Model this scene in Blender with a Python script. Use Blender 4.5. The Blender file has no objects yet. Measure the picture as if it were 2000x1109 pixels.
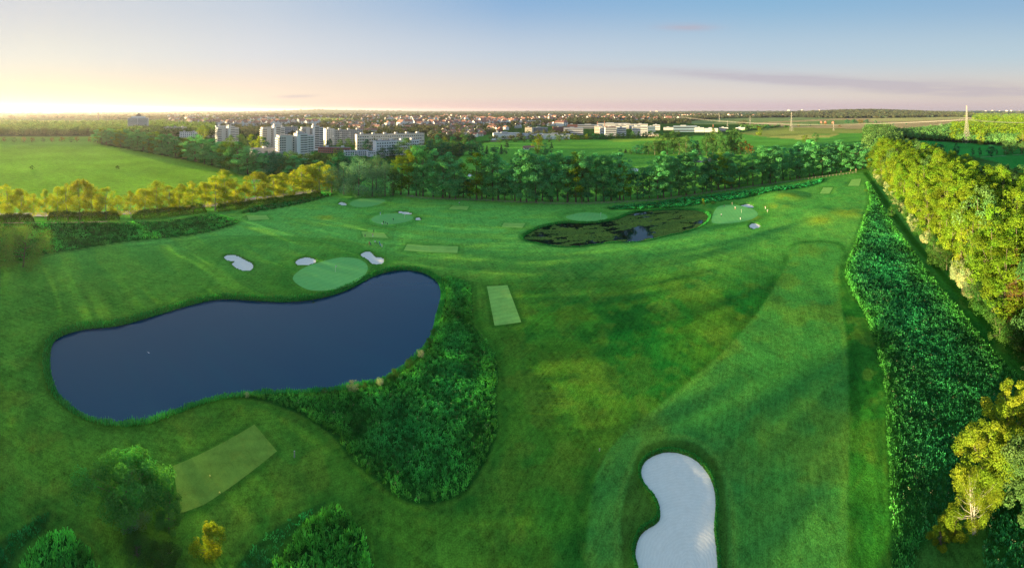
import bpy, bmesh, math, random
import numpy as np
from mathutils import Vector, Matrix
SC = bpy.context.scene
R = math.radians
PI = math.pi

# ------------------------------------------------------------------ camera (aerial 168 degree cylindrical panorama)
CAMH = 58.0                    # metres above the grass
FOC, PX0, PY0 = 683.0, 1000.0, 216.0     # pixels of the 2000x1109 photograph
cd = bpy.data.cameras.new('camera')
cam = bpy.data.objects.new('camera', cd)
SC.collection.objects.link(cam)
cam.location = (0, 0, CAMH)
cam.rotation_euler = (PI / 2, 0, 0)
cd.type = 'PANO'
cd.panorama_type = 'CENTRAL_CYLINDRICAL'
cd.central_cylindrical_range_u_min = -1000.0 / FOC
cd.central_cylindrical_range_u_max = 1000.0 / FOC
cd.central_cylindrical_range_v_min = -(1109.0 - PY0) / FOC
cd.central_cylindrical_range_v_max = PY0 / FOC
cd.central_cylindrical_radius = 1.0
cd.clip_start = 0.5
cd.clip_end = 60000.0
SC.camera = cam

# ------------------------------------------------------------------ sun and sky
SUN_AZ, SUN_EL = R(-86.0), R(4.4)     # azimuth from +Y towards +X
sd = Vector((math.sin(SUN_AZ) * math.cos(SUN_EL), math.cos(SUN_AZ) * math.cos(SUN_EL), math.sin(SUN_EL)))
sl = bpy.data.lights.new('sun', 'SUN')
sl.energy = 5.0
sl.angle = R(0.6)
sl.color = (1.0, 0.78, 0.40)
so = bpy.data.objects.new('sun', sl)
SC.collection.objects.link(so)
so.rotation_euler = sd.to_track_quat('Z', 'Y').to_euler()
so.location = (-200, 0, 200)

W = bpy.data.worlds.new('World')
SC.world = W
W.use_nodes = True
nt = W.node_tree
nt.nodes.clear()


def nd(tree, typ, **kw):
    n = tree.nodes.new(typ)
    for k, v in kw.items():
        if k.startswith('i_'):
            key = k[2:]
            key = int(key) if key.isdigit() else key.replace('_', ' ')
            n.inputs[key].default_value = v
        else:
            setattr(n, k, v)
    return n


def mth(tree, op, a, b=None, c=None, clamp=False):
    n = tree.nodes.new('ShaderNodeMath')
    n.operation = op
    n.use_clamp = clamp
    for i, v in enumerate((a, b, c)):
        if v is None:
            continue
        if isinstance(v, (int, float)):
            n.inputs[i].default_value = v
        else:
            tree.links.new(v, n.inputs[i])
    return n.outputs[0]


def mixc(tree, fac, a, b, blend='MIX'):
    n = tree.nodes.new('ShaderNodeMix')
    n.data_type = 'RGBA'
    n.blend_type = blend
    for s, v in ((n.inputs[0], fac), (n.inputs[6], a), (n.inputs[7], b)):
        if isinstance(v, (int, float)):
            s.default_value = v
        elif isinstance(v, tuple):
            s.default_value = (v + (1,))[:4]
        else:
            tree.links.new(v, s)
    return n.outputs[2]


sky = nd(nt, 'ShaderNodeTexSky', sky_type='NISHITA', sun_disc=False, sun_elevation=SUN_EL,
         sun_rotation=SUN_AZ, altitude=100.0, air_density=1.0, dust_density=0.6, ozone_density=1.5)
tc = nd(nt, 'ShaderNodeTexCoord')
sep = nd(nt, 'ShaderNodeSeparateXYZ')
nt.links.new(tc.outputs['Generated'], sep.inputs[0])
th = mth(nt, 'ARCTAN2', sep.outputs[0], sep.outputs[1])
hz = mth(nt, 'SQRT', mth(nt, 'ADD', mth(nt, 'MULTIPLY', sep.outputs[0], sep.outputs[0]),
                         mth(nt, 'MULTIPLY', sep.outputs[1], sep.outputs[1])))
tel = mth(nt, 'DIVIDE', sep.outputs[2], mth(nt, 'MAXIMUM', hz, 0.001))
comb = nd(nt, 'ShaderNodeCombineXYZ')
nt.links.new(mth(nt, 'MULTIPLY', th, 2.2), comb.inputs[0])
nt.links.new(mth(nt, 'MULTIPLY', tel, 26.0), comb.inputs[1])
cn = nd(nt, 'ShaderNodeTexNoise', i_Scale=2.0, i_Detail=6.0, i_Roughness=0.62)
nt.links.new(comb.outputs[0], cn.inputs['Vector'])


def cloud(th0, t0, a, b, k=0.0, s=1.0):
    dx = mth(nt, 'SUBTRACT', th, th0)
    dy = mth(nt, 'SUBTRACT', mth(nt, 'SUBTRACT', tel, t0), mth(nt, 'MULTIPLY', dx, k))
    e = mth(nt, 'ADD', mth(nt, 'POWER', mth(nt, 'ABSOLUTE', mth(nt, 'DIVIDE', dx, a)), 2.0),
            mth(nt, 'POWER', mth(nt, 'ABSOLUTE', mth(nt, 'DIVIDE', dy, b)), 2.0))
    g = mth(nt, 'MULTIPLY', mth(nt, 'EXPONENT', mth(nt, 'MULTIPLY', e, -1.0)), s)
    return g


cl = cloud(0.502, 0.2385, 0.070, 0.010, 0.0, 1.0)
for a in ((0.83, 0.088, 0.36, 0.014, -0.060, 1.3), (1.30, 0.060, 0.32, 0.024, -0.03, 0.95), (-0.62, 0.041, 0.055, 0.0045, 0.03, 0.75),
          (-1.1, 0.038, 0.08, 0.003, 0.0, 0.35), (0.30, 0.118, 0.18, 0.007, -0.02, 0.25)):
    cl = mth(nt, 'ADD', cl, cloud(*a))
clm = mth(nt, 'MULTIPLY', mth(nt, 'MULTIPLY', cl, mth(nt, 'SUBTRACT', mth(nt, 'MULTIPLY', cn.outputs[0], 3.0), 0.45), clamp=True), 0.62)
EXPO, SKYS = 2.2, 0.15
KS = SKYS * 2 ** EXPO


def srgb(r, g, b, k=1.0):
    f = lambda v: ((v / 255 + 0.055) / 1.055) ** 2.4
    return (f(r) * k, f(g) * k, f(b) * k, 1)


# low part of the sky: pale gold round the sun, blue away from it, pink at the horizon
sh = Vector((math.sin(SUN_AZ), math.cos(SUN_AZ)))
dt = mth(nt, 'DIVIDE', mth(nt, 'ADD', mth(nt, 'MULTIPLY', sep.outputs[0], sh.x), mth(nt, 'MULTIPLY', sep.outputs[1], sh.y)), mth(nt, 'MAXIMUM', hz, 0.001))
un = mth(nt, 'DIVIDE', mth(nt, 'ARCCOSINE', mth(nt, 'MULTIPLY', dt, 0.9999)), PI)


def ramp(cols):
    r = nt.nodes.new('ShaderNodeValToRGB')
    el = r.color_ramp.elements
    while len(el) < len(cols):
        el.new(0.5)
    for e, (p, c) in zip(el, cols):
        e.position = p
        e.color = srgb(*c)
    nt.links.new(un, r.inputs[0])
    return r.outputs[0]


U = (0.055, 0.245, 0.478, 0.71, 0.92)
r_top = ramp(list(zip(U, ((208, 212, 218), (193, 206, 221), (138, 178, 217), (136, 182, 216), (144, 182, 214)))))
r_mid = ramp(list(zip(U, ((226, 226, 216), (220, 222, 225), (198, 210, 222), (188, 207, 220), (188, 208, 218)))))
r_low = ramp(list(zip(U, ((236, 222, 190), (246, 226, 204), (230, 216, 202), (224, 214, 206), (225, 211, 197)))))
r_hor = ramp(list(zip(U, ((228, 196, 168), (240, 200, 184), (224, 190, 192), (212, 184, 194), (208, 188, 190)))))


def seg(t0, t1):
    mr = nd(nt, 'ShaderNodeMapRange', clamp=True, interpolation_type='SMOOTHSTEP')
    mr.inputs['From Min'].default_value = t0
    mr.inputs['From Max'].default_value = t1
    nt.links.new(tel, mr.inputs['Value'])
    return mr.outputs[0]


low = mixc(nt, seg(0.0, 0.045), r_hor, r_low)
low = mixc(nt, seg(0.035, 0.17), low, r_mid)
low = mixc(nt, seg(0.13, 0.34), low, r_top)
lows = nd(nt, 'ShaderNodeVectorMath', operation='SCALE')
nt.links.new(low, lows.inputs[0])
lows.inputs['Scale'].default_value = 1.0 / KS
gl = nd(nt, 'ShaderNodeVectorMath', operation='MULTIPLY')
nt.links.new(sky.outputs[0], gl.inputs[0])
gl.inputs[1].default_value = (1.55, 1.60, 1.62)
c0 = mixc(nt, seg(0.5, 1.7), lows.outputs[0], gl.outputs[0])
cc = srgb(186, 177, 190)
c1 = mixc(nt, clm, c0, tuple(v / KS for v in cc[:3]))
bg = nd(nt, 'ShaderNodeBackground', i_Strength=SKYS)
nt.links.new(c1, bg.inputs['Color'])
wo = nd(nt, 'ShaderNodeOutputWorld')
nt.links.new(bg.outputs[0], wo.inputs[0])

SC.view_settings.view_transform = 'Standard'
SC.view_settings.look = 'None'
SC.view_settings.gamma = 1.0
SC.view_settings.exposure = EXPO
SC.cycles.max_bounces = 6
SC.cycles.diffuse_bounces = 3
SC.cycles.glossy_bounces = 2
SC.cycles.transmission_bounces = 2
SC.cycles.volume_bounces = 0
SC.cycles.transparent_max_bounces = 6
SC.cycles.use_denoising = True
SC.cycles.denoising_prefilter = 'NONE'
SC.cycles.sample_clamp_indirect = 1.5
SC.cycles.use_adaptive_sampling = False
# ------------------------------------------------------------------ helpers
COL = SC.collection


def gp(px, py, z=0.0):
    """photo pixel -> ground point at height z"""
    t = (px - PX0) / FOC
    d = (CAMH - z) * FOC / max(py - PY0, 0.8)
    return d * math.sin(t), d * math.cos(t)


def dist(py, z=0.0):
    return (CAMH - z) * FOC / max(py - PY0, 0.8)


def tag(o, label=None, cat=None, group=None, kind=None):
    if label:
        o['label'] = label
    if cat:
        o['category'] = cat
    if group:
        o['group'] = group
    if kind:
        o['kind'] = kind
    return o


def link(name, data, parent=None, loc=None):
    o = bpy.data.objects.new(name, data)
    COL.objects.link(o)
    if parent is not None:
        o.parent = parent
    if loc is not None:
        o.location = loc
    return o


def empty(name, loc, rz=0.0, sc=None):
    o = link(name, None, None, loc)
    o.rotation_euler = (0, 0, rz)
    if sc:
        o.scale = sc if isinstance(sc, tuple) else (sc, sc, sc)
    o.empty_display_size = 0.5
    return o


def mesh_np(name, V, F, mats=(), mi=None, col=None, smooth=False):
    """mesh from numpy arrays, F is (n,3) or (n,4)"""
    me = bpy.data.meshes.new(name)
    V = np.ascontiguousarray(V, dtype=np.float32)
    F = np.ascontiguousarray(F, dtype=np.int32)
    k = F.shape[1]
    me.vertices.add(len(V))
    me.vertices.foreach_set('co', V.ravel())
    me.loops.add(F.size)
    me.loops.foreach_set('vertex_index', F.ravel())
    me.polygons.add(len(F))
    me.polygons.foreach_set('loop_start', np.arange(0, F.size, k, dtype=np.int32))
    me.polygons.foreach_set('loop_total', np.full(len(F), k, dtype=np.int32))
    for m in mats:
        me.materials.append(m)
    if mi is not None:
        me.polygons.foreach_set('material_index', np.ascontiguousarray(mi, dtype=np.int32))
    me.polygons.foreach_set('use_smooth', np.full(len(F), bool(smooth)))
    me.update(calc_edges=True)
    if col is not None:
        a = me.color_attributes.new('Col', 'FLOAT_COLOR', 'POINT')
        c = np.ones((len(V), 4), dtype=np.float32)
        c[:, :3] = col
        a.data.foreach_set('color', c.ravel())
    return me


def _h(ix, iy, s):
    v = np.sin(ix * 127.1 + iy * 311.7 + s * 74.7) * 43758.5453
    return v - np.floor(v)


def vnoise(x, y, s=0):
    ix, iy = np.floor(x), np.floor(y)
    fx, fy = x - ix, y - iy
    fx = fx * fx * (3 - 2 * fx)
    fy = fy * fy * (3 - 2 * fy)
    a, b, c, d = _h(ix, iy, s), _h(ix + 1, iy, s), _h(ix, iy + 1, s), _h(ix + 1, iy + 1, s)
    return (a + (b - a) * fx) * (1 - fy) + (c + (d - c) * fx) * fy


def fbm(x, y, s=0, o=4):
    r, a, t = 0, 0.5, 0
    for i in range(o):
        r = r + a * vnoise(x * 2 ** i, y * 2 ** i, s + i * 7)
        t += a
        a *= 0.5
    return r / t


def sst(a, b, x):
    t = np.clip((x - a) / (b - a), 0, 1)
    return t * t * (3 - 2 * t)


def smooth_px(P, n=6):
    """closed Catmull-Rom through pixel points"""
    P = np.array(P, float)
    out = []
    m = len(P)
    for i in range(m):
        p0, p1, p2, p3 = P[i - 1], P[i], P[(i + 1) % m], P[(i + 2) % m]
        for k in range(n):
            t = k / n
            out.append(0.5 * ((2 * p1) + (-p0 + p2) * t + (2 * p0 - 5 * p1 + 4 * p2 - p3) * t * t + (-p0 + 3 * p1 - 3 * p2 + p3) * t ** 3))
    return np.array(out)


def poly(P, smooth=True, z=0.0):
    Q = smooth_px(P) if smooth else np.array(P, float)
    return np.array([gp(a, b, z) for a, b in Q])


def densify(P, n=8):
    P = np.array(P, float)
    out = []
    for i in range(len(P)):
        a, b = P[i], P[(i + 1) % len(P)]
        for k in range(n):
            out.append(a + (b - a) * k / n)
    return np.array(out)


def sdist(X, Y, P, reach=30.0):
    """signed distance to polygon (negative inside), clipped to +reach outside its box"""
    out = np.full(X.shape, reach, dtype=np.float64)
    x0, y0 = P.min(0) - reach
    x1, y1 = P.max(0) + reach
    m = (X > x0) & (X < x1) & (Y > y0) & (Y < y1)
    if not m.any():
        return out
    x, y = X[m], Y[m]
    d2 = np.full(x.shape, 1e12)
    ins = np.zeros(x.shape, bool)
    n = len(P)
    for i in range(n):
        ax, ay = P[i]
        bx, by = P[(i + 1) % n]
        ex, ey = bx - ax, by - ay
        L = ex * ex + ey * ey
        if L < 1e-9:
            continue
        t = np.clip(((x - ax) * ex + (y - ay) * ey) / L, 0, 1)
        d2 = np.minimum(d2, (x - ax - t * ex) ** 2 + (y - ay - t * ey) ** 2)
        c = (ay > y) != (by > y)
        if abs(by - ay) > 1e-12:
            ins ^= c & (x < (bx - ax) * (y - ay) / (by - ay) + ax)
    d = np.sqrt(d2)
    out[m] = np.where(ins, -d, np.minimum(d, reach))
    return out


def inside(X, Y, P):
    return sdist(X, Y, P, 1.0) < 0


# ------------------------------------------------------------------ outlines read off the photograph (pixels), placed on the ground
POND_Z = -0.75
POND = poly([(97, 690), (112, 662), (160, 645), (230, 637), (300, 618), (370, 597), (430, 585), (500, 588), (560, 590), (625, 583), (680, 566), (730, 540),
             (780, 528), (825, 533), (855, 552), (862, 580), (852, 620), (838, 665), (800, 705), (755, 738), (700, 752), (640, 762), (560, 766), (480, 770),
             (420, 778), (350, 800), (290, 822), (220, 827), (165, 812), (120, 780), (100, 740)], z=POND_Z)
LILY = poly([(1022, 466), (1050, 447), (1100, 436), (1150, 436), (1200, 430), (1240, 415), (1290, 411), (1340, 410), (1372, 414), (1384, 424),
             (1372, 440), (1345, 452), (1300, 462), (1250, 473), (1190, 475), (1140, 482), (1100, 483), (1050, 476)], z=POND_Z)
BACK_POND = poly([(1355, 312), (1375, 308), (1400, 310), (1400, 315), (1375, 317), (1358, 316)], z=-0.5)

BUNKERS = [  # outline, label
    ([(1297, 880), (1330, 882), (1365, 900), (1390, 935), (1398, 975), (1395, 1030), (1400, 1070), (1402, 1109), (1400, 1150), (1340, 1180), (1270, 1160),
      (1243, 1090), (1243, 1060), (1255, 1035), (1285, 1015), (1288, 990), (1278, 965), (1258, 940), (1252, 915), (1265, 893)],
     'large pale grey kidney-shaped sand bunker cut off by the bottom edge of the photo'),
    ([(438, 500), (450, 496), (465, 499), (480, 507), (493, 514), (493, 524), (484, 528), (468, 525), (456, 518), (453, 513), (460, 509), (445, 508)],
     'white kidney-shaped bunker above the big pond, leftmost of the three beside its green'),
    ([(577, 510), (588, 503), (605, 502), (617, 507), (613, 513), (595, 517), (582, 516)],
     'small oval white bunker in the middle between the two kidney-shaped ones'),
    ([(704, 497), (712, 491), (724, 491), (733, 500), (748, 503), (749, 511), (740, 515), (728, 514), (718, 505)],
     'white peanut-shaped bunker just below the golfers and above the pond tip'),
    ([(661, 396), (668, 394), (676, 397), (675, 400), (666, 399)],
     'tiny white bunker left of the far round green near the willows'),
    ([(775, 413), (785, 412), (803, 415), (802, 418), (792, 418)],
     'long thin white bunker at the upper edge of the round green'),
    ([(810, 426), (817, 424), (822, 427), (815, 429)],
     'very small round white bunker right of the green with the long thin one'),
    ([(1447, 401), (1458, 398), (1468, 400), (1472, 404), (1462, 405), (1452, 403)],
     'white oval bunker behind the green at the end of the lily pond'),
    ([(1463, 440), (1468, 436), (1478, 436), (1485, 440), (1480, 444), (1470, 445)],
     'white oval bunker on the near right side of the green by the lily pond'),
    ([(912, 341), (918, 339), (925, 341), (918, 344)], 'small white bunker seen through the gap in the tall tree row'),
    ([(1228, 331), (1236, 328), (1246, 329), (1244, 334), (1232, 335)], 'white bunker beyond the tall tree row at its wider gap'),
]
BUNK = [poly(b[0]) for b in BUNKERS]
GREENS = [
    ([(572, 545), (590, 525), (625, 512), (665, 503), (700, 506), (718, 520), (710, 540), (680, 558), (640, 567), (600, 565)],
     'smooth oval putting green on the far shore of the big pond'),
    ([(725, 428), (740, 420), (765, 417), (790, 418), (806, 423), (800, 431), (770, 437), (740, 437)],
     'round putting green below the long thin bunker'),
    ([(683, 397), (700, 389), (730, 387), (752, 391), (740, 399), (715, 404), (692, 403)],
     'far putting green in front of the grey willows'),
    ([(1105, 424), (1125, 417), (1150, 415), (1178, 418), (1186, 425), (1170, 431), (1130, 432)],
     'oval putting green on the far side of the lily pond'),
    ([(1390, 428), (1398, 408), (1412, 401), (1440, 401), (1470, 408), (1480, 420), (1462, 430), (1425, 436), (1395, 436)],
     'putting green right of the lily pond with golfers on it'),
]
TEES = [
    ([(951, 559), (991, 557), (1018, 629), (966, 636)], 'light green oblong tee box right of the tall grass patch'),
    ([(497, 829), (541, 881), (400, 985), (352, 1003), (338, 910)], 'wide pale tee box right of the bushy tree at bottom left'),
    ([(795, 477), (895, 481), (893, 494), (789, 489)], 'long pale tee strip right of the peanut-shaped bunker'),
    ([(984, 435), (1026, 436), (1020, 445), (980, 443)], 'small tee box left of the lily pond tip'),
    ([(706, 452), (750, 455), (758, 465), (710, 463)], 'tee box where golfers stand above the peanut-shaped bunker'),
    ([(1608, 366), (1627, 366), (1620, 378), (1601, 378)], 'pale square tee box in the far right corner of the fairway'),
    ([(1664, 350), (1682, 349), (1678, 363), (1656, 363)], 'tee box in front of the corner where tree row and wood meet'),
    ([(884, 402), (916, 403), (912, 410), (876, 408)], 'small tee box near the tall tree row left of centre'),
    ([(482, 421), (520, 420), (526, 428), (486, 430)], 'small tee box by the gap at the right end of the road hedge'),
]
# tall unmown vegetation
MEADOW = {
    'pond': poly([(866, 543), (915, 556), (922, 600), (926, 640), (958, 680), (972, 720), (968, 790), (972, 840), (950, 900), (915, 955), (865, 983),
                  (800, 985), (745, 952), (690, 905), (645, 850), (590, 812), (520, 785), (470, 772), (540, 773), (640, 770), (705, 762), (770, 740), (815, 708), (846, 668), (862, 620), (872, 580)]),
    'right': poly([(1692, 356), (1698, 390), (1690, 420), (1672, 470), (1651, 530), (1665, 575), (1692, 625), (1712, 690), (1728, 780), (1732, 870), (1737, 1000), (1742, 1109), (1745, 1250),
                   (2120, 1250), (2090, 860), (2020, 765), (1950, 700), (1890, 628), (1830, 555), (1775, 480), (1735, 425), (1712, 380)]),
    'mound': poly([(527, 1120), (560, 1072), (610, 1020), (655, 997), (690, 1022), (715, 1060), (728, 1120), (720, 1200), (560, 1200)]),
    'corner': poly([(40, 1120), (70, 1070), (110, 1042), (150, 1052), (178, 1085), (192, 1130), (180, 1200), (60, 1200)]),
    'left': poly([(-90, 505), (-40, 445), (60, 436), (160, 436), (250, 434), (340, 430), (408, 418), (440, 422), (468, 432), (430, 447), (370, 458), (280, 468), (190, 480), (110, 492), (20, 510)]),
    'row': poly([(640, 384), (600, 396), (545, 407), (470, 414), (540, 394), (600, 386), (628, 379), (655, 380)]),
    'mid': poly([(1190, 404), (1260, 397), (1330, 388), (1420, 378), (1500, 368), (1560, 360), (1610, 350), (1590, 362), (1530, 374), (1460, 386), (1400, 394), (1330, 404), (1250, 408), (1200, 409)]),
    'corner2': poly([(-60, 1109), (20, 1050), (95, 1000), (85, 1035), (40, 1075), (-10, 1150)]),
    'track': poly([(455, 1120), (500, 1065), (560, 1020), (635, 985), (600, 1018), (555, 1060), (520, 1120)]),
}
ISLE = poly([(1812, 1058), (1842, 1012), (1895, 985), (1925, 1000), (1922, 1060), (1915, 1140), (1800, 1140), (1790, 1090)])   # mown spot under the near birch
BUNKER_RING = poly([(1215, 1112), (1212, 1010), (1235, 920), (1262, 870), (1320, 858), (1370, 872), (1410, 925), (1422, 1000), (1424, 1112), (1424, 1180), (1200, 1180)])  # ring of darker grass round the large bunker
RING = poly([(1145, 1112), (1150, 1000), (1172, 910), (1215, 850), (1290, 790), (1400, 700), (1480, 610), (1535, 520), (1545, 485), (1585, 474), (1630, 476), (1642, 492),
             (1637, 540), (1645, 610), (1655, 680), (1658, 800), (1657, 950), (1655, 1112), (1655, 1200), (1145, 1200)])
SURROUND = poly([(360, 560), (365, 500), (430, 470), (560, 462), (690, 480), (770, 500), (760, 525), (700, 560), (640, 580), (540, 588), (430, 580)])
LEFTFAIR = poly([(-90, 545), (100, 496), (300, 478), (450, 462), (640, 470), (700, 482), (560, 470), (440, 490), (400, 560), (330, 600), (180, 632), (90, 660), (30, 720), (-90, 700)])
DARKW = poly([(1050, 560), (1110, 590), (1200, 640), (1290, 640), (1400, 560), (1520, 500), (1545, 520), (1470, 620), (1390, 705), (1260, 760), (1160, 640)])
TRACK = poly([(1686, 338), (1700, 358), (1722, 395), (1752, 440), (1800, 500), (1850, 558), (1905, 622), (1960, 682), (2010, 735), (2060, 790), (2085, 800), (2040, 738), (1985, 688), (1925, 622), (1872, 562), (1822, 505), (1772, 445), (1738, 398), (1710, 358), (1696, 338)])


def field_polys():
    f = []
    A = lambda P, c, s=0.0: f.append((poly(densify(P, 8), False), c, s))
    A([(-300, 350), (-200, 300), (0, 284), (100, 281), (190, 281), (300, 300), (400, 320), (490, 347), (480, 372), (420, 392), (300, 398), (100, 400), (-150, 420)], (0.210, 0.330, 0.055), 0)
    A([(-200, 284), (-200, 268), (0, 266), (190, 266), (195, 280), (100, 281), (0, 284)], (0.24, 0.34, 0.08), 0)
    A([(880, 372), (880, 330), (905, 300), (925, 288), (945, 280), (960, 277), (1000, 274), (1100, 272), (1190, 273), (1300, 268), (1450, 262), (1600, 258), (1690, 258), (1695, 300), (1690, 330), (1600, 345), (1400, 368), (1150, 385), (1000, 385)], (0.150, 0.330, 0.085), 0)
    A([(1440, 260), (1500, 250), (1600, 247), (1690, 246), (1690, 259), (1600, 262), (1500, 268)], (0.36, 0.30, 0.13), 0)
    A([(1440, 245), (1500, 236), (1640, 231), (1900, 229), (1900, 239), (1860, 246), (1820, 256), (1760, 262), (1700, 252), (1560, 249)], (0.60, 0.33, 0.30), 0)
    A([(1520, 240), (1640, 234), (1700, 236), (1680, 241), (1560, 246)], (0.26, 0.28, 0.15), 0)
    A([(1700, 231), (1880, 228), (1890, 231), (1760, 237), (1700, 236)], (0.62, 0.42, 0.28), 0)
    A([(1330, 238), (1420, 231), (1560, 229), (1640, 231), (1500, 238), (1440, 243), (1360, 243)], (0.28, 0.27, 0.18), 0)
    A([(1760, 271), (1800, 274), (1900, 280), (2000, 290), (2150, 310), (2150, 400), (2010, 345), (1960, 320), (1900, 305), (1800, 300), (1750, 280)], (0.035, 0.230, 0.070), 0)
    A([(1190, 240), (1200, 235), (1290, 235), (1300, 238), (1250, 240)], (0.32, 0.32, 0.16), 0)
    A([(495, 240), (520, 233), (620, 230), (690, 231), (690, 234), (600, 236), (560, 240)], (0.48, 0.42, 0.17), 0)
    A([(-100, 239), (60, 236), (250, 236), (380, 237), (330, 241), (100, 243)], (0.48, 0.42, 0.17), 0)
    A([(925, 268), (940, 263), (985, 262), (1000, 266), (960, 275), (930, 276)], (0.07, 0.20, 0.06), 0)
    A([(1180, 272), (1300, 268), (1345, 269), (1290, 275), (1200, 276)], (0.36, 0.40, 0.09), 0)
    A([(1500, 268), (1560, 264), (1640, 262), (1620, 268), (1560, 272)], (0.60, 0.42, 0.20), 0)
    return f


FIELDS = field_polys()


def flat_mask(X, Y):
    m = np.ones(X.shape)
    for p in BUNK + [poly(g[0]) for g in GREENS] + [poly(t[0], False) for t in TEES]:
        m = np.minimum(m, sst(0.6, 5.0, sdist(X, Y, p, 6.0)))
    for p in (POND, LILY, BACK_POND):
        m = np.minimum(m, sst(0.8, 10.0, sdist(X, Y, p, 12.0)))
    return m


def relief(X, Y):
    D = np.hypot(X, Y)
    near = 1 - sst(330, 600, D)
    h = 1.5 * (fbm(X / 46 + 3.1, Y / 46, 3, 3) - 0.5) + 0.55 * (fbm(X / 13, Y / 13 + 7, 5, 3) - 0.5)
    # the hummocks at the far right end of the hole
    for (px, py, r, a) in ((1535, 385, 13, 1.3), (1500, 375, 10, 0.9), (1590, 418, 14, 0.8), (1655, 420, 12, 0.7), (1520, 400, 9, 0.6), (1420, 555, 16, 0.4)):
        cx, cy = gp(px, py)
        h = h + a * np.exp(-((X - cx) ** 2 + (Y - cy) ** 2) / (r * r))
    h = h * near
    T = np.arctan2(X, Y)
    # low wooded rise far right and faint ridges on the horizon
    far = 62 * np.exp(-((T - 1.02) / 0.22) ** 2) * sst(2900, 5200, D) * (1 - sst(9000, 14000, D))
    ridge = sst(8500, 12000, D) * (14 + 60 * np.exp(-((T + 0.57) / 0.16) ** 2) + 30 * np.exp(-((T + 1.35) / 0.2) ** 2) + 26 * vnoise(T * 9, T * 0, 11))
    return h, far + ridge


def ground_z(X, Y):
    X = np.asarray(X, float)
    Y = np.asarray(Y, float)
    h, far = relief(X, Y)
    D = np.hypot(X, Y)
    z = h * np.where(D < 620, flat_mask(X, Y), 0) + far
    for p in (POND, LILY):
        s = sdist(X, Y, p, 4.0)
        z = z + np.interp(s, [-5, -0.8, 0.0, 1.5, 3.2], [-3.2, -1.4, POND_Z, -0.12, 0.0])
    s = sdist(X, Y, BACK_POND, 4.0)
    z = z + np.interp(s, [-5, -0.8, 0.0, 3.0], [-2, -1.0, -0.5, 0.0])
    for i, p in enumerate(BUNK):
        s = sdist(X, Y, p, 2.0)
        e = 0.16 * (fbm(X * 3.1, Y * 3.1, 9, 2) - 0.5) * (1 if i == 0 else 0)
        z = z + np.interp(s + e, [-1.6, -0.22, 0.0, 0.12, 0.9], [-1.2, -0.72, -0.30, 0.06, 0.0])
    return z


def gz(x, y):
    return float(ground_z(np.array([x]), np.array([y]))[0])


# ------------------------------------------------------------------ materials
def new_mat(name):
    m = bpy.data.materials.new(name)
    m.use_nodes = True
    m.node_tree.nodes.clear()
    return m


def out(t, s):
    o = t.nodes.new('ShaderNodeOutputMaterial')
    t.links.new(s, o.inputs[0])
    return o


def simple(name, col, rough=0.8, noise=0.12, scale=2.0, metal=0.0, bump=0.0, spec=0.3):
    m = new_mat(name)
    t = m.node_tree
    b = nd(t, 'ShaderNodeBsdfPrincipled', i_Roughness=rough, i_Metallic=metal)
    b.inputs['Specular IOR Level'].default_value = spec
    tcx = nd(t, 'ShaderNodeTexCoord')
    n = nd(t, 'ShaderNodeTexNoise', i_Scale=scale, i_Detail=4.0)
    t.links.new(tcx.outputs['Object'], n.inputs['Vector'])
    f = mth(t, 'ADD', mth(t, 'MULTIPLY', n.outputs[0], 2 * noise), 1.0 - noise)
    c = mixc(t, 1.0, col, (1, 1, 1), 'MULTIPLY')
    v = nd(t, 'ShaderNodeVectorMath', operation='SCALE')
    v.inputs[0].default_value = col[:3]
    t.links.new(f, v.inputs['Scale'])
    t.links.new(v.outputs[0], b.inputs['Base Color'])
    if bump:
        bp = nd(t, 'ShaderNodeBump', i_Strength=bump)
        t.links.new(n.outputs[0], bp.inputs['Height'])
        t.links.new(bp.outputs[0], b.inputs['Normal'])
    out(t, b.outputs[0])
    return m


GRASS_TINT = (0.74, 0.97, 0.46)


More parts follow.
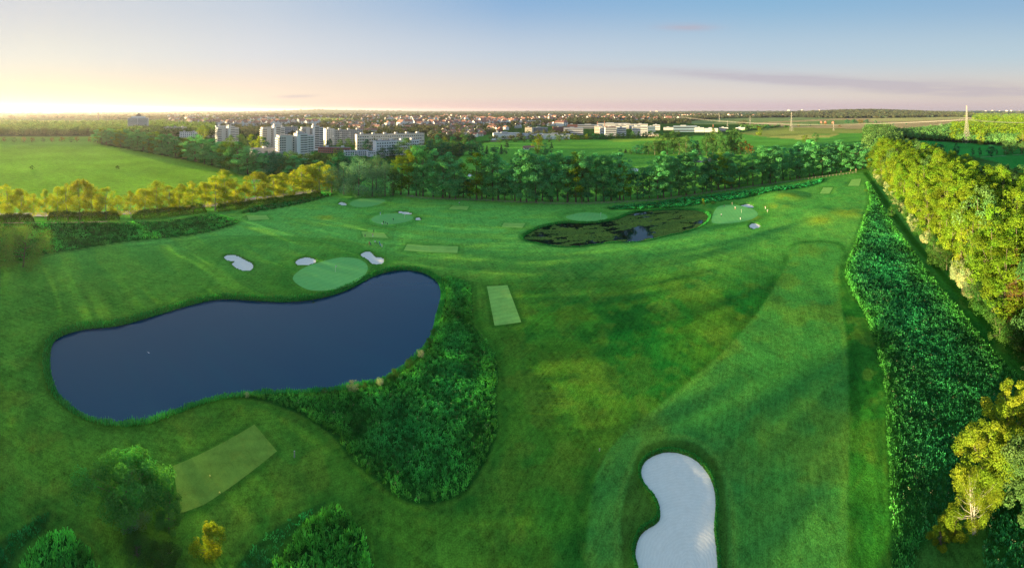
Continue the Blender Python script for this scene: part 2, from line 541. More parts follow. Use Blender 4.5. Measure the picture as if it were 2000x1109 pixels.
def grass_mat(name, use_attr=True, col=(0.05, 0.2, 0.04), sc=(0.22, 1.1, 5.0), amp=(0.28, 0.5, 0.75), bump=0.6, stripes=0.0, ang=0.3):
    m = new_mat(name)
    t = m.node_tree
    g = nd(t, 'ShaderNodeNewGeometry')
    P = g.outputs['Position']
    if use_attr:
        a = nd(t, 'ShaderNodeAttribute', attribute_name='Col')
        c = a.outputs['Color']
    else:
        rgb = nd(t, 'ShaderNodeRGB')
        rgb.outputs[0].default_value = col + (1,)
        c = rgb.outputs[0]
    f = None
    last = None
    for s, am in zip(sc, amp):
        n = nd(t, 'ShaderNodeTexNoise', i_Scale=s, i_Detail=3.0, i_Roughness=0.6)
        t.links.new(P, n.inputs['Vector'])
        e = mth(t, 'MULTIPLY', mth(t, 'SUBTRACT', n.outputs[0], 0.5), am * 2.4)
        f = e if f is None else mth(t, 'ADD', f, e)
        last = n.outputs[0]
    if use_attr:
        # mower lines and wind-laid grass: noise drawn out along the hole
        for ang_, sx_, sy_, am_ in ((0.70, 1.9, 0.12, 0.34), (-0.25, 1.2, 0.10, 0.26)):
            ro = nd(t, 'ShaderNodeVectorRotate', rotation_type='Z_AXIS', i_Angle=ang_)
            t.links.new(P, ro.inputs['Vector'])
            ml = nd(t, 'ShaderNodeVectorMath', operation='MULTIPLY')
            t.links.new(ro.outputs[0], ml.inputs[0])
            ml.inputs[1].default_value = (sx_, sy_, 1)
            ns = nd(t, 'ShaderNodeTexNoise', i_Scale=1.0, i_Detail=3.0, i_Roughness=0.6)
            t.links.new(ml.outputs[0], ns.inputs['Vector'])
            f = mth(t, 'ADD', f, mth(t, 'MULTIPLY', mth(t, 'SUBTRACT', ns.outputs[0], 0.5), am_ * 2.4))
    if stripes:
        rot = nd(t, 'ShaderNodeVectorRotate', rotation_type='Z_AXIS', i_Angle=ang)
        t.links.new(P, rot.inputs['Vector'])
        sx = nd(t, 'ShaderNodeSeparateXYZ')
        t.links.new(rot.outputs[0], sx.inputs[0])
        sn = mth(t, 'SINE', mth(t, 'MULTIPLY', sx.outputs[0], 3.1))
        f = mth(t, 'ADD', f, mth(t, 'MULTIPLY', sn, stripes))
    f = mth(t, 'ADD', f, 1.0)
    v = nd(t, 'ShaderNodeVectorMath', operation='SCALE')
    t.links.new(c, v.inputs[0])
    t.links.new(f, v.inputs['Scale'])
    # straw tint where the noise runs dry
    n2 = nd(t, 'ShaderNodeTexNoise', i_Scale=0.28, i_Detail=7.0, i_Roughness=0.72)
    t.links.new(P, n2.inputs['Vector'])
    dr = mth(t, 'MULTIPLY', mth(t, 'SUBTRACT', n2.outputs[0], 0.52), 2.2, clamp=True)
    c2 = mixc(t, mth(t, 'MULTIPLY', dr, 0.62), v.outputs[0], mixc(t, 1.0, v.outputs[0], (2.2, 1.08, 0.9), 'MULTIPLY'))
    b = nd(t, 'ShaderNodeBsdfDiffuse')
    t.links.new(mixc(t, 1.0, c2, GRASS_TINT, 'MULTIPLY'), b.inputs['Color'])
    if bump:
        bn = nd(t, 'ShaderNodeTexNoise', i_Scale=3.0, i_Detail=5.0, i_Roughness=0.7)
        t.links.new(P, bn.inputs['Vector'])
        bp = nd(t, 'ShaderNodeBump', i_Strength=bump, i_Distance=0.25)
        t.links.new(bn.outputs[0], bp.inputs['Height'])
        t.links.new(bp.outputs[0], b.inputs['Normal'])
    out(t, b.outputs[0])
    return m


# ------------------------------------------------------------------ the ground: one sheet to the horizon, finer where the camera is near
def build_ground():
    mid = np.arange(-1.56, 1.5601, 2.6 / FOC)
    side = np.arange(1.56 + 0.06, 2 * PI - 1.56 - 0.03, 0.06)
    th_ = np.concatenate([mid, side])
    v = [3000, 2200, 1700, 1400, 1200, 1080, 1000, 940]
    x = 900.0
    while x > 60:
        v.append(x)
        x -= 2.2
    while x > 1.7:
        v.append(x)
        x *= 0.965
    v.append(1.5)
    D = CAMH * FOC / np.array(v)
    T, DD = np.meshgrid(th_, D)
    X, Y = DD * np.sin(T), DD * np.cos(T)
    Z = ground_z(X, Y)
    nr, nc = X.shape
    # colour (turf tones: mowing height, dry spots, crops, plus painted sunlight)
    C = np.empty(X.shape + (3,))
    C[:] = (0.046, 0.192, 0.034)
    n1 = fbm(X / 24, Y / 24 + 2, 21, 4)
    n2 = fbm(X / 7 + 5, Y / 7, 31, 4)
    n3 = fbm(X / 60 + 5, Y / 60, 41, 3)

    def mixin(m, c):
        m = np.clip(m, 0, 1)[..., None]
        C[:] = C * (1 - m) + np.array(c) * m
    left = 1 - sst(-40, 40, X)
    mixin(left * 0.75, (0.120, 0.240, 0.050))
    mixin(sst(0.46, 0.66, n1) * 0.55, (0.115, 0.200, 0.030))
    mixin(sst(0.48, 0.58, fbm(X / 15 + 9, Y / 15, 77, 5)) * 0.7 * (1 - 0.6 * left), (0.012, 0.105, 0.028))
    mixin(sst(0.54, 0.64, fbm(X / 5 + 9, Y / 5, 78, 4)) * 0.5, (0.140, 0.190, 0.040))
    mixin(sst(0.58, 0.66, fbm(X / 2.6, Y / 2.6 + 3, 79, 4)) * (0.5 - 0.25 * left), (0.015, 0.095, 0.026))
    mixin(sst(0.55, 0.75, n2) * 0.35, (0.030, 0.140, 0.028))
    mixin(sst(8, -2, sdist(X, Y, DARKW, 20)) * 0.55 * sst(0.40, 0.56, n2 * 0.5 + n1 * 0.5), (0.006, 0.120, 0.030))
    mixin(sst(95, 175, DD) * 0.85 * (1 - 0.45 * sst(20, 120, X)), (0.185, 0.470, 0.165))  # farther turf painted lighter, for its glow in grazing light
    mixin(sst(0.50, 0.62, fbm(X / 19 + 2, Y / 6.0 + 4, 57, 4)) * 0.45 * sst(90, 140, DD) * (1 - 0.8 * sst(-20, 60, X)), (0.260, 0.420, 0.090))
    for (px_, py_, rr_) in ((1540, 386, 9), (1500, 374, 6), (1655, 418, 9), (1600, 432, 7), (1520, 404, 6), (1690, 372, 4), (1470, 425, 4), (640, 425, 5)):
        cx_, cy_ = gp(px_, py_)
        mixin(np.exp(-((X - cx_) ** 2 + (Y - cy_) ** 2) / rr_ ** 2) * 0.8 * sst(0.35, 0.6, n2 + 0.1), (0.36, 0.36, 0.05))  # golden spots paint low sunlight onto the hummocks and turf
    # patches of dry yellow turf in the middle rough
    mid_z = sst(0.48, 0.62, fbm(X / 9 + 11, Y / 9, 61, 4)) * sst(-14, 4, X) * (1 - sst(60, 85, X)) * (1 - sst(95, 130, Y))
    mixin(mid_z * 0.55, (0.110, 0.190, 0.032))
    s = sdist(X, Y, RING, 12)
    mixin(sst(0.4, -0.4, s) * 0.72, (0.075, 0.240, 0.080))
    mixin(np.exp(-((s + 0.7) / 0.8) ** 2) * 0.5 * sst(0.30, 0.6, fbm(X / 6, Y / 6, 67, 3)), (0.150, 0.280, 0.060))
    mixin(np.exp(-((s - 1.3) / 1.5) ** 2) * 0.62 * sst(0.30, 0.62, fbm(X / 8, Y / 8, 66, 3)), (0.016, 0.090, 0.022))
    mixin(sst(0.3, -0.3, s) * sst(0.50, 0.64, fbm(X / 12 + 1, Y / 12, 91, 4)) * 0.42, (0.150, 0.215, 0.040))
    s = sdist(X, Y, BUNKER_RING, 8)
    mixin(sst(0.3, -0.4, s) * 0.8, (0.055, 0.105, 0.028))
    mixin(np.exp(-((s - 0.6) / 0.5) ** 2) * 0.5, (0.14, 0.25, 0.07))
    s = sdist(X, Y, LEFTFAIR, 10)
    mixin(sst(0.8, -0.8, s) * 0.40, (0.110, 0.260, 0.060))
    mixin(np.exp(-((s - 0.8) / 1.0) ** 2) * 0.35, (0.022, 0.110, 0.022))
    s = sdist(X, Y, SURROUND, 10)
    mixin(sst(0.8, -0.8, s) * 0.35, (0.080, 0.240, 0.055))
    mixin(np.exp(-(s / 0.8) ** 2) * 0.35, (0.130, 0.280, 0.055))
    for g in GREENS:
        s = sdist(X, Y, poly(g[0]), 14)
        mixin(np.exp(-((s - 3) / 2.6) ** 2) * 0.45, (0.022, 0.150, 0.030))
        mixin(np.exp(-((s - 8) / 2.2) ** 2) * 0.3, (0.10, 0.26, 0.045))
    for tt in TEES:
        s = sdist(X, Y, poly(tt[0], False), 6)
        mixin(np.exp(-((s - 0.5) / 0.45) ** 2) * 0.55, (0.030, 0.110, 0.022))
        mixin(np.exp(-((s - 2.0) / 0.8) ** 2) * 0.35, (0.120, 0.230, 0.045))
    for p in BUNK:
        s = sdist(X, Y, p, 6)
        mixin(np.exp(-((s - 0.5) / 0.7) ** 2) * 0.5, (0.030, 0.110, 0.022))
        mixin(sst(0.15, -0.1, s), (0.10, 0.085, 0.05))
    for p in (POND, LILY):
        s = sdist(X, Y, p, 8)
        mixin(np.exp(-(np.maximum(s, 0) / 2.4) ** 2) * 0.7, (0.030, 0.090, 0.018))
        mixin(sst(0.25, -0.3, s), (0.045, 0.040, 0.025))
    for k, p in MEADOW.items():
        s = sdist(X, Y, p, 6)
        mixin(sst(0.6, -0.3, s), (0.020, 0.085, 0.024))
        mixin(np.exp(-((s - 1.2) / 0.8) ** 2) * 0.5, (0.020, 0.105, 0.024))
    mixin(sst(0.8, -0.8, sdist(X, Y, ISLE, 6)) * 0.85, (0.060, 0.150, 0.045))
    mixin(sst(0.5, -0.8, sdist(X, Y, TRACK, 6)), (0.030, 0.115, 0.020))
    # farther off
    far = sst(300, 420, DD)
    base = np.array((0.040, 0.085, 0.030))
    C[:] = C * (1 - far[..., None]) + far[..., None] * base * (0.8 + 0.5 * n3[..., None])
    fm = DD > 190
    for P, c, _ in FIELDS:
        s = np.full(X.shape, 5.0)
        s[fm] = sdist(X[fm], Y[fm], P, 5.0)
        wob = (n1 - 0.5) * 0.35 + (n3 - 0.5) * 0.5
        m = sst(1.5, -1.5, s)[..., None]
        C[:] = C * (1 - m) + m * np.array(c) * (1 + wob[..., None])
    # sandy path beside the tall row's fence
    F = []
    idx = np.arange(nr * nc).reshape(nr, nc)
    j2 = np.roll(np.arange(nc), -1)
    a, b = idx[:-1, :], idx[:-1, j2]
    c_, d = idx[1:, j2], idx[1:, :]
    F = np.stack([a, d, c_, b], -1).reshape(-1, 4)
    V = np.stack([X, Y, Z], -1).reshape(-1, 3)
    # close the hole under the camera
    n0 = len(V)
    V = np.vstack([V, [[0, 0, 0]]])
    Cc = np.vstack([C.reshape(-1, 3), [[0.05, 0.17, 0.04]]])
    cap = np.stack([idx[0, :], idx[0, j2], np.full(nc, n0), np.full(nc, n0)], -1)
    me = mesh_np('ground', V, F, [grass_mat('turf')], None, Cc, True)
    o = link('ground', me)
    tag(o, 'rolling mown golf turf running out to fields and the flat horizon', kind='structure')
    cm = mesh_np('ground_centre', V[np.r_[idx[0, :], n0]], np.stack([np.arange(nc), np.roll(np.arange(nc), -1), np.full(nc, nc)], -1), [me.materials[0]], None, Cc[np.r_[idx[0, :], n0]])
    tag(link('turf_below_camera', cm), 'mown turf straight below the viewpoint', kind='structure')


build_ground()


def fill_poly(name, P, z, mat, extra=0.0):
    """flat sheet from an outline"""
    bm = bmesh.new()
    vs = [bm.verts.new((x, y, z)) for x, y in P]
    f = bm.faces.new(vs)
    if f.calc_area() and True:
        f.normal_update()
        if f.normal.z < 0:
            f.normal_flip()
    bmesh.ops.triangulate(bm, faces=bm.faces[:])
    me = bpy.data.meshes.new(name)
    bm.to_mesh(me)
    bm.free()
    me.materials.append(mat)
    me.polygons.foreach_set('use_smooth', np.zeros(len(me.polygons), dtype=bool))
    return me


def grow(P, d):
    """push an outline outwards by d"""
    n = len(P)
    A = 0.5 * sum(P[i - 1][0] * P[i][1] - P[i][0] * P[i - 1][1] for i in range(n))
    s = 1 if A > 0 else -1
    Q = []
    for i in range(n):
        t = P[(i + 1) % n] - P[i - 1]
        L = math.hypot(*t) or 1
        Q.append((P[i][0] + s * t[1] / L * d, P[i][1] - s * t[0] / L * d))
    return np.array(Q)


# water
def water_mat(name, col, rough=0.03):
    m = new_mat(name)
    t = m.node_tree
    g = nd(t, 'ShaderNodeNewGeometry')
    n = nd(t, 'ShaderNodeTexNoise', i_Scale=1.6, i_Detail=3.0)
    t.links.new(g.outputs['Position'], n.inputs['Vector'])
    n2 = nd(t, 'ShaderNodeTexNoise', i_Scale=0.06, i_Detail=2.0)
    t.links.new(g.outputs['Position'], n2.inputs['Vector'])
    bp = nd(t, 'ShaderNodeBump', i_Strength=0.12, i_Distance=0.05)
    t.links.new(n.outputs[0], bp.inputs['Height'])
    b = nd(t, 'ShaderNodeBsdfPrincipled', i_Roughness=rough, i_IOR=1.34)
    b.inputs['Base Color'].default_value = col + (1,)
    b.inputs['Specular Tint'].default_value = (0.15, 0.85, 1.2, 1)
    b.inputs['Specular IOR Level'].default_value = 0.75
    t.links.new(bp.outputs[0], b.inputs['Normal'])
    out(t, b.outputs[0])
    return m


pond = link('pond_water', fill_poly('pond_water', grow(POND, 1.2), POND_Z, water_mat('deep_pond_water', (0.0003, 0.031, 0.070))))
tag(pond, 'large still dark blue pond left of centre', kind='structure')
lily = link('lily_pond_water', fill_poly('lily_pond_water', grow(LILY, 1.2), POND_Z, water_mat('lily_pond_water', (0.002, 0.006, 0.006))))
tag(lily, 'dark pond half covered with lily pads in front of the tall tree row', kind='structure')
bpw = link('far_pond_water', fill_poly('far_pond_water', grow(BACK_POND, 1.0), -0.5, water_mat('far_pond_water', (0.01, 0.03, 0.04))))
tag(bpw, 'small dark pond by the clump of trees beyond the tall row', kind='structure')

# greens and tees: close-mown sheets just above the turf
gm = grass_mat('green_turf', False, (0.200, 0.440, 0.240), (0.12, 0.8, 6.0), (0.15, 0.10, 0.12), 0.1, 0.03, 0.4)
for P, lab in GREENS:
    o = link('putting_green', fill_poly('putting_green', poly(P), 0.02, gm))
    tag(o, lab, kind='structure')
tm = grass_mat('tee_turf', False, (0.330, 0.480, 0.190), (0.25, 1.3, 7.0), (0.22, 0.18, 0.22), 0.15, 0.05, 1.2)
tm2 = grass_mat('worn_tee_turf', False, (0.200, 0.270, 0.075), (0.25, 1.3, 7.0), (0.3, 0.25, 0.3), 0.15, 0.05, 0.7)
for k_, (P, lab) in enumerate(TEES):
    o = link('tee_box', fill_poly('tee_box', poly(P, False), 0.03, tm2 if k_ == 1 else tm))
    tag(o, lab, kind='structure')


# sand bunkers
def sand_mat():
    m = new_mat('bunker_sand')
    t = m.node_tree
    g = nd(t, 'ShaderNodeNewGeometry')
    tcx = nd(t, 'ShaderNodeTexCoord')
    n = nd(t, 'ShaderNodeTexNoise', i_Scale=1.3, i_Detail=6.0, i_Roughness=0.65)
    t.links.new(g.outputs['Position'], n.inputs['Vector'])
    w = nd(t, 'ShaderNodeTexWave', wave_type='RINGS', rings_direction='Z', i_Scale=0.75, i_Distortion=7.0, i_Detail=3.0)
    w.inputs['Detail Scale'].default_value = 1.2
    t.links.new(tcx.outputs['Object'], w.inputs['Vector'])
    v = nd(t, 'ShaderNodeTexVoronoi', i_Scale=2.3)
    t.links.new(g.outputs['Position'], v.inputs['Vector'])
    spk = mth(t, 'GREATER_THAN', 0.075, v.outputs['Distance'])
    nz = nd(t, 'ShaderNodeTexNoise', i_Scale=0.7)
    t.links.new(g.outputs['Position'], nz.inputs['Vector'])
    spk = mth(t, 'MULTIPLY', spk, mth(t, 'GREATER_THAN', nz.outputs[0], 0.52))
    base = mixc(t, n.outputs[0], (0.66, 0.60, 0.50), (0.82, 0.76, 0.66))
    base = mixc(t, mth(t, 'MULTIPLY', w.outputs['Fac'], 0.09), base, (0.36, 0.33, 0.28))
    base = mixc(t, mth(t, 'MULTIPLY', spk, 0.55), base, (0.22, 0.20, 0.16))
    b = nd(t, 'ShaderNodeBsdfPrincipled', i_Roughness=1.0)
    b.inputs['Specular IOR Level'].default_value = 0.1
    t.links.new(base, b.inputs['Base Color'])
    hgt = mth(t, 'ADD', mth(t, 'MULTIPLY', w.outputs['Fac'], 0.30), n.outputs[0])
    bp = nd(t, 'ShaderNodeBump', i_Strength=0.25, i_Distance=0.12)
    t.links.new(hgt, bp.inputs['Height'])
    t.links.new(bp.outputs[0], b.inputs['Normal'])
    out(t, b.outputs[0])
    return m


sandm = sand_mat()
for P, (pp, lab) in zip(BUNK, BUNKERS):
    x0, y0 = P.min(0) - 0.6
    x1, y1 = P.max(0) + 0.6
    c = P.mean(0)
    if lab.startswith('large'):
        c = np.array(gp(1345, 1105))
    st = 0.16 if lab.startswith('large') else 0.4
    xs, ys = np.arange(x0, x1 + st, st), np.arange(y0, y1 + st, st)
    X, Y = np.meshgrid(xs, ys)
    s = sdist(X, Y, P, 1.5)
    Z = -0.34 - 0.16 * sst(0, -2.5, s) + 0.07 * (fbm(X * 0.8, Y * 0.8, 4, 3) - 0.5)
    keep = s < 0.5
    idx = np.arange(X.size).reshape(X.shape)
    q = keep[:-1, :-1] & keep[1:, :-1] & keep[:-1, 1:] & keep[1:, 1:]
    F = np.stack([idx[:-1, :-1], idx[:-1, 1:], idx[1:, 1:], idx[1:, :-1]], -1)[q]
    used = np.unique(F)
    mp = np.full(X.size, -1)
    mp[used] = np.arange(len(used))
    V = np.stack([X - c[0], Y - c[1], Z], -1).reshape(-1, 3)[used]
    o = link('sand_bunker', mesh_np('sand_bunker', V, mp[F], [sandm], None, None, True), None, (c[0], c[1], 0))
    tag(o, lab, 'sand bunker', 'white sand bunkers on the golf course')
# ------------------------------------------------------------------ foliage and bark
def leaf_mat(name, col, trans=0.35, tcol=None, gloss=0.25):
    m = new_mat(name)
    t = m.node_tree
    a = nd(t, 'ShaderNodeAttribute', attribute_name='Col')
    oi = nd(t, 'ShaderNodeObjectInfo')
    c0 = nd(t, 'ShaderNodeVectorMath', operation='MULTIPLY')
    t.links.new(a.outputs['Color'], c0.inputs[0])
    c0.inputs[1].default_value = col
    # each tree a little lighter or yellower than the next
    hs = nd(t, 'ShaderNodeHueSaturation', i_Saturation=1.0)
    t.links.new(mth(t, 'ADD', mth(t, 'MULTIPLY', oi.outputs['Random'], 0.024), 0.490), hs.inputs['Hue'])
    t.links.new(mth(t, 'ADD', mth(t, 'MULTIPLY', mth(t, 'FRACT', mth(t, 'MULTIPLY', oi.outputs['Random'], 7.31)), 0.5), 0.75), hs.inputs['Value'])
    t.links.new(c0.outputs[0], hs.inputs['Color'])
    d = nd(t, 'ShaderNodeBsdfDiffuse')
    t.links.new(hs.outputs[0], d.inputs['Color'])
    tr = nd(t, 'ShaderNodeBsdfTranslucent')
    tm_ = mixc(t, 1.0, hs.outputs[0], tcol or (1.9, 1.5, 0.5), 'MULTIPLY')
    t.links.new(tm_, tr.inputs['Color'])
    mx = nd(t, 'ShaderNodeMixShader')
    mx.inputs[0].default_value = trans
    t.links.new(d.outputs[0], mx.inputs[1])
    t.links.new(tr.outputs[0], mx.inputs[2])
    out(t, mx.outputs[0])
    return m


LEAF = {
    'poplar': leaf_mat('poplar_leaves', (0.110, 0.400, 0.150), 0.30, (1.5, 1.15, 0.5)),
    'broad': leaf_mat('broadleaf', (0.085, 0.190, 0.058), 0.30, (1.5, 1.35, 0.5)),
    'dark': leaf_mat('dark_leaves', (0.030, 0.170, 0.085), 0.22, (1.4, 1.3, 0.5)),
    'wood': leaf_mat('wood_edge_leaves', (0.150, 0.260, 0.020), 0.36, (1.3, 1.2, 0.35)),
    'birch': leaf_mat('birch_leaves', (0.300, 0.375, 0.044), 0.55, (1.20, 1.10, 0.35)),
    'willow': leaf_mat('willow_leaves', (0.115, 0.270, 0.165), 0.30, (1.4, 1.3, 0.6)),
    'golden': leaf_mat('golden_leaves', (0.215, 0.300, 0.026), 0.42, (1.25, 1.12, 0.30)),
    'copper': leaf_mat('copper_leaves', (0.230, 0.150, 0.040), 0.35, (1.3, 1.1, 0.6)),
    'blossom': leaf_mat('blossom_leaves', (0.330, 0.390, 0.190), 0.30, (1.1, 1.1, 0.8)),
    'conifer': leaf_mat('conifer_needles', (0.035, 0.110, 0.055), 0.15),
    'hedge': leaf_mat('hedge_leaves', (0.050, 0.130, 0.026), 0.25),
    'farwood': leaf_mat('far_woodland_leaves', (0.085, 0.115, 0.066), 0.25, (1.3, 1.1, 0.6)),
    'near': leaf_mat('near_tree_leaves', (0.085, 0.270, 0.055), 0.25, (1.1, 1.2, 0.6)),
    'rust': leaf_mat('dead_twigs', (0.330, 0.130, 0.075), 0.2, (1.2, 0.9, 0.7)),
}
BARK = simple('bark', (0.13, 0.105, 0.08), 0.95, 0.3, 3.0, bump=0.3)
PALEBARK = simple('pale_bark', (0.34, 0.32, 0.28), 0.9, 0.3, 2.0)
REDBARK = simple('bare_pine_bark', (0.34, 0.17, 0.11), 0.9, 0.2, 2.0)


def tube(pts, rad, sides=6):
    pts = np.array(pts, float)
    n = len(pts)
    V, F = [], []
    for i in range(n):
        t = pts[min(i + 1, n - 1)] - pts[max(i - 1, 0)]
        t = t / (np.linalg.norm(t) + 1e-9)
        u = np.cross(t, (0.31, 0.95, 0.1))
        u /= np.linalg.norm(u) + 1e-9
        w = np.cross(t, u)
        for k in range(sides):
            a = 2 * PI * k / sides
            V.append(pts[i] + rad[i] * (math.cos(a) * u + math.sin(a) * w))
    for i in range(n - 1):
        for k in range(sides):
            k2 = (k + 1) % sides
            F.append((i * sides + k, i * sides + k2, (i + 1) * sides + k2, (i + 1) * sides + k))
    return np.array(V), np.array(F)


def merge(parts):
    V, F, o = [], [], 0
    for v, f in parts:
        V.append(v)
        F.append(f + o)
        o += len(v)
    return np.vstack(V), np.vstack(F)


def leaf_quads(P, N, size, rng, droop=0.0):
    """one small quad per position, facing roughly N"""
    n = len(P)
    r = rng.normal(size=(n, 3))
    if droop:
        r[:, 2] -= droop * 2
    t = np.cross(N, r)
    t /= np.linalg.norm(t, axis=1, keepdims=True) + 1e-9
    b = np.cross(N, t)
    b /= np.linalg.norm(b, axis=1, keepdims=True) + 1e-9
    if droop:
        b = b * (1 - droop) + np.array([0, 0, -1.0]) * droop
    s = size * rng.uniform(0.6, 1.3, (n, 1))
    asp = 0.62
    bend = N * s * 0.18
    V = np.stack([P - b * s * 0.5, P + t * s * asp * 0.5 + bend, P + b * s * 0.5, P - t * s * asp * 0.5 + bend], 1).reshape(-1, 3)
    F = np.arange(n * 4).reshape(-1, 4)
    return V, F


PROF = {
    'poplar': lambda u: np.interp(u, [0, .12, .35, .62, .85, 1], [.55, .82, 1.0, .97, .75, .25]),
    'oval': lambda u: np.interp(u, [0, .15, .4, .7, .9, 1], [.45, .85, 1.0, .88, .55, .2]),
    'round': lambda u: np.sqrt(np.clip(1 - (2 * u - 0.95) ** 2, 0.05, 1)),
    'spire': lambda u: np.interp(u, [0, .1, .5, 1], [.7, 1.0, .62, .06]),
    'upright': lambda u: np.interp(u, [0, .2, .5, .8, 1], [.5, .9, 1.0, .7, .15]),
}


def crown(name, H, Rr, base, prof, mat, nclump, nleaf, leaf, seed, csize=0.28, droop=0.0, lobes=0.22, flat=0.85):
    """irregular crown of leaf clumps around limbs; also returns the clump centres"""
    rng = np.random.default_rng(seed)
    u = rng.random(nclump) ** 0.85
    a = rng.random(nclump) * 2 * PI
    ph = rng.random(3) * 6.28
    lob = 1 + lobes * (np.sin(2 * a + ph[0] + 2 * u) * 0.6 + np.sin(3 * a + ph[1] - 3 * u) * 0.5)
    r = PROF[prof](u) * Rr * lob * np.sqrt(rng.uniform(0.08, 1.0, nclump))
    z = base + u * (H - base)
    Cn = np.stack([r * np.cos(a), r * np.sin(a), z], 1)
    cs = csize * Rr * rng.uniform(0.55, 1.35, nclump) * np.interp(u, [0, .7, 1], [1, 1, .7])
    w = cs ** 2
    k = rng.choice(nclump, nleaf, p=w / w.sum())
    d = rng.normal(size=(nleaf, 3))
    d /= np.linalg.norm(d, axis=1, keepdims=True)
    rr = cs[k] * rng.uniform(0.25, 1.0, nleaf) ** 0.45
    P = Cn[k] + d * rr[:, None] * np.array([1, 1, flat])
    if droop:
        P[:, 2] -= rng.random(nleaf) ** 2 * cs[k] * 1.6 * droop
    axis = np.stack([P[:, 0], P[:, 1], (P[:, 2] - base - 0.35 * (H - base)) * 0.6], 1)
    axis /= np.linalg.norm(axis, axis=1, keepdims=True) + 1e-9
    N = d * 0.7 + axis * 0.5 + rng.normal(size=(nleaf, 3)) * 0.45 + np.array([0, 0, 0.35])
    N /= np.linalg.norm(N, axis=1, keepdims=True)
    V, F = leaf_quads(P, N, leaf, rng, droop * 0.5)
    ct = rng.uniform(0.78, 1.22, nclump)
    cy = rng.uniform(0.85, 1.25, nclump)
    tn = (ct[k] * rng.uniform(0.75, 1.25, nleaf))
    c = np.stack([tn * cy[k], tn, tn * rng.uniform(0.7, 1.1, nleaf)], 1)
    c = np.repeat(c, 4, 0)
    return mesh_np(name, V, F, [mat], None, c), Cn


def trunk(name, H, r0, Cn, mat, seed, limbs=7, stems=1, lean=0.04):
    rng = np.random.default_rng(seed + 500)
    parts = []
    for s in range(stems):
        off = rng.normal(size=2) * (0 if stems == 1 else r0 * 2.0)
        top = np.array([off[0] * 3 + rng.normal() * lean * H, off[1] * 3 + rng.normal() * lean * H, H * 0.9])
        pts, rad = [], []
        for i in range(7):
            q = i / 6
            pts.append((off[0] * (1 - q) + top[0] * q + rng.normal() * 0.08 * q, off[1] * (1 - q) + top[1] * q, -0.4 + q * (top[2] + 0.4)))
            rad.append(r0 * (1.35 if i == 0 else 1) * (1 - 0.88 * q))
        parts.append(tube(pts, rad, 7))
        P = np.array(pts)
        sel = rng.choice(len(Cn), min(limbs, len(Cn)), replace=False)
        for k in sel:
            c = Cn[k]
            zb = max(H * 0.12, min(c[2] * 0.62, H * 0.7))
            q = (zb + 0.4) / (top[2] + 0.4)
            b = np.array([np.interp(q, np.linspace(0, 1, 7), P[:, j]) for j in range(3)])
            m_ = b * 0.45 + c * 0.55 + np.array([0, 0, -0.04 * H])
            parts.append(tube([b, m_, c], [r0 * 0.34, r0 * 0.2, r0 * 0.07], 5))
    V, F = merge(parts)
    return mesh_np(name, V, F, [mat], None, None, True)


PROTO = {}


def proto(key, n, H, Rr, base, prof, mat, nclump, nleaf, leaf, csize=0.28, droop=0.0, bark=None, stems=1, tr=None, limbs=7, lobes=0.22, flat=0.85, lean=0.04):
    L = []
    for i in range(n):
        sd_ = hash_id(key) + i * 17
        cm, Cn = crown('crown', H, Rr, base, prof, LEAF[mat], nclump, nleaf, leaf, sd_, csize, droop, lobes, flat)
        tm_ = trunk('trunk', H, tr or H * 0.018, Cn, bark or BARK, sd_, limbs, stems, lean)
        L.append((cm, tm_, H, Rr))
    PROTO[key] = L


def hash_id(s):
    h = 7
    for ch in s:
        h = (h * 31 + ord(ch)) % 99991
    return h


proto('poplar', 6, 30, 6.8, 3.6, 'poplar', 'poplar', 72, 7600, 0.60, 0.26, tr=0.42, limbs=14)
proto('poplar_low', 3, 20, 4.6, 2.0, 'oval', 'dark', 34, 2600, 0.55, 0.34, tr=0.25)
proto('birch', 5, 18, 4.4, 2.6, 'upright', 'birch', 70, 6500, 0.40, 0.24, 0.5, PALEBARK, tr=0.2, limbs=10)
proto('willow', 4, 20, 7.2, 0.5, 'round', 'willow', 60, 5200, 0.50, 0.27, 0.5, tr=0.4)
proto('wood', 6, 22, 5.6, 2.5, 'oval', 'wood', 64, 6200, 0.46, 0.27, tr=0.3, limbs=8)
proto('wood_tall', 4, 25, 4.6, 3.0, 'poplar', 'wood', 60, 5600, 0.46, 0.28, tr=0.3, limbs=8)
proto('broad', 5, 18, 6.4, 1.6, 'round', 'broad', 50, 3600, 0.60, 0.29, tr=0.35)
proto('dark', 4, 16, 5.6, 0.8, 'round', 'dark', 44, 3000, 0.60, 0.30, tr=0.3)
proto('copper', 2, 16, 4.6, 1.5, 'oval', 'copper', 40, 3000, 0.5, 0.28, tr=0.25)
proto('golden', 3, 17, 5.4, 1.5, 'oval', 'golden', 46, 3600, 0.5, 0.28, tr=0.28)
proto('slim', 2, 14, 2.3, 0.8, 'upright', 'conifer', 34, 1800, 0.4, 0.42, tr=0.2)
proto('blossom', 3, 6, 3.0, 0.3, 'round', 'blossom', 30, 3000, 0.24, 0.30, tr=0.14)
proto('bush', 4, 5, 3.0, 0.1, 'round', 'hedge', 30, 2200, 0.28, 0.32, tr=0.12)
proto('young', 1, 7, 1.5, 0.9, 'upright', 'golden', 26, 1500, 0.24, 0.4, tr=0.08)


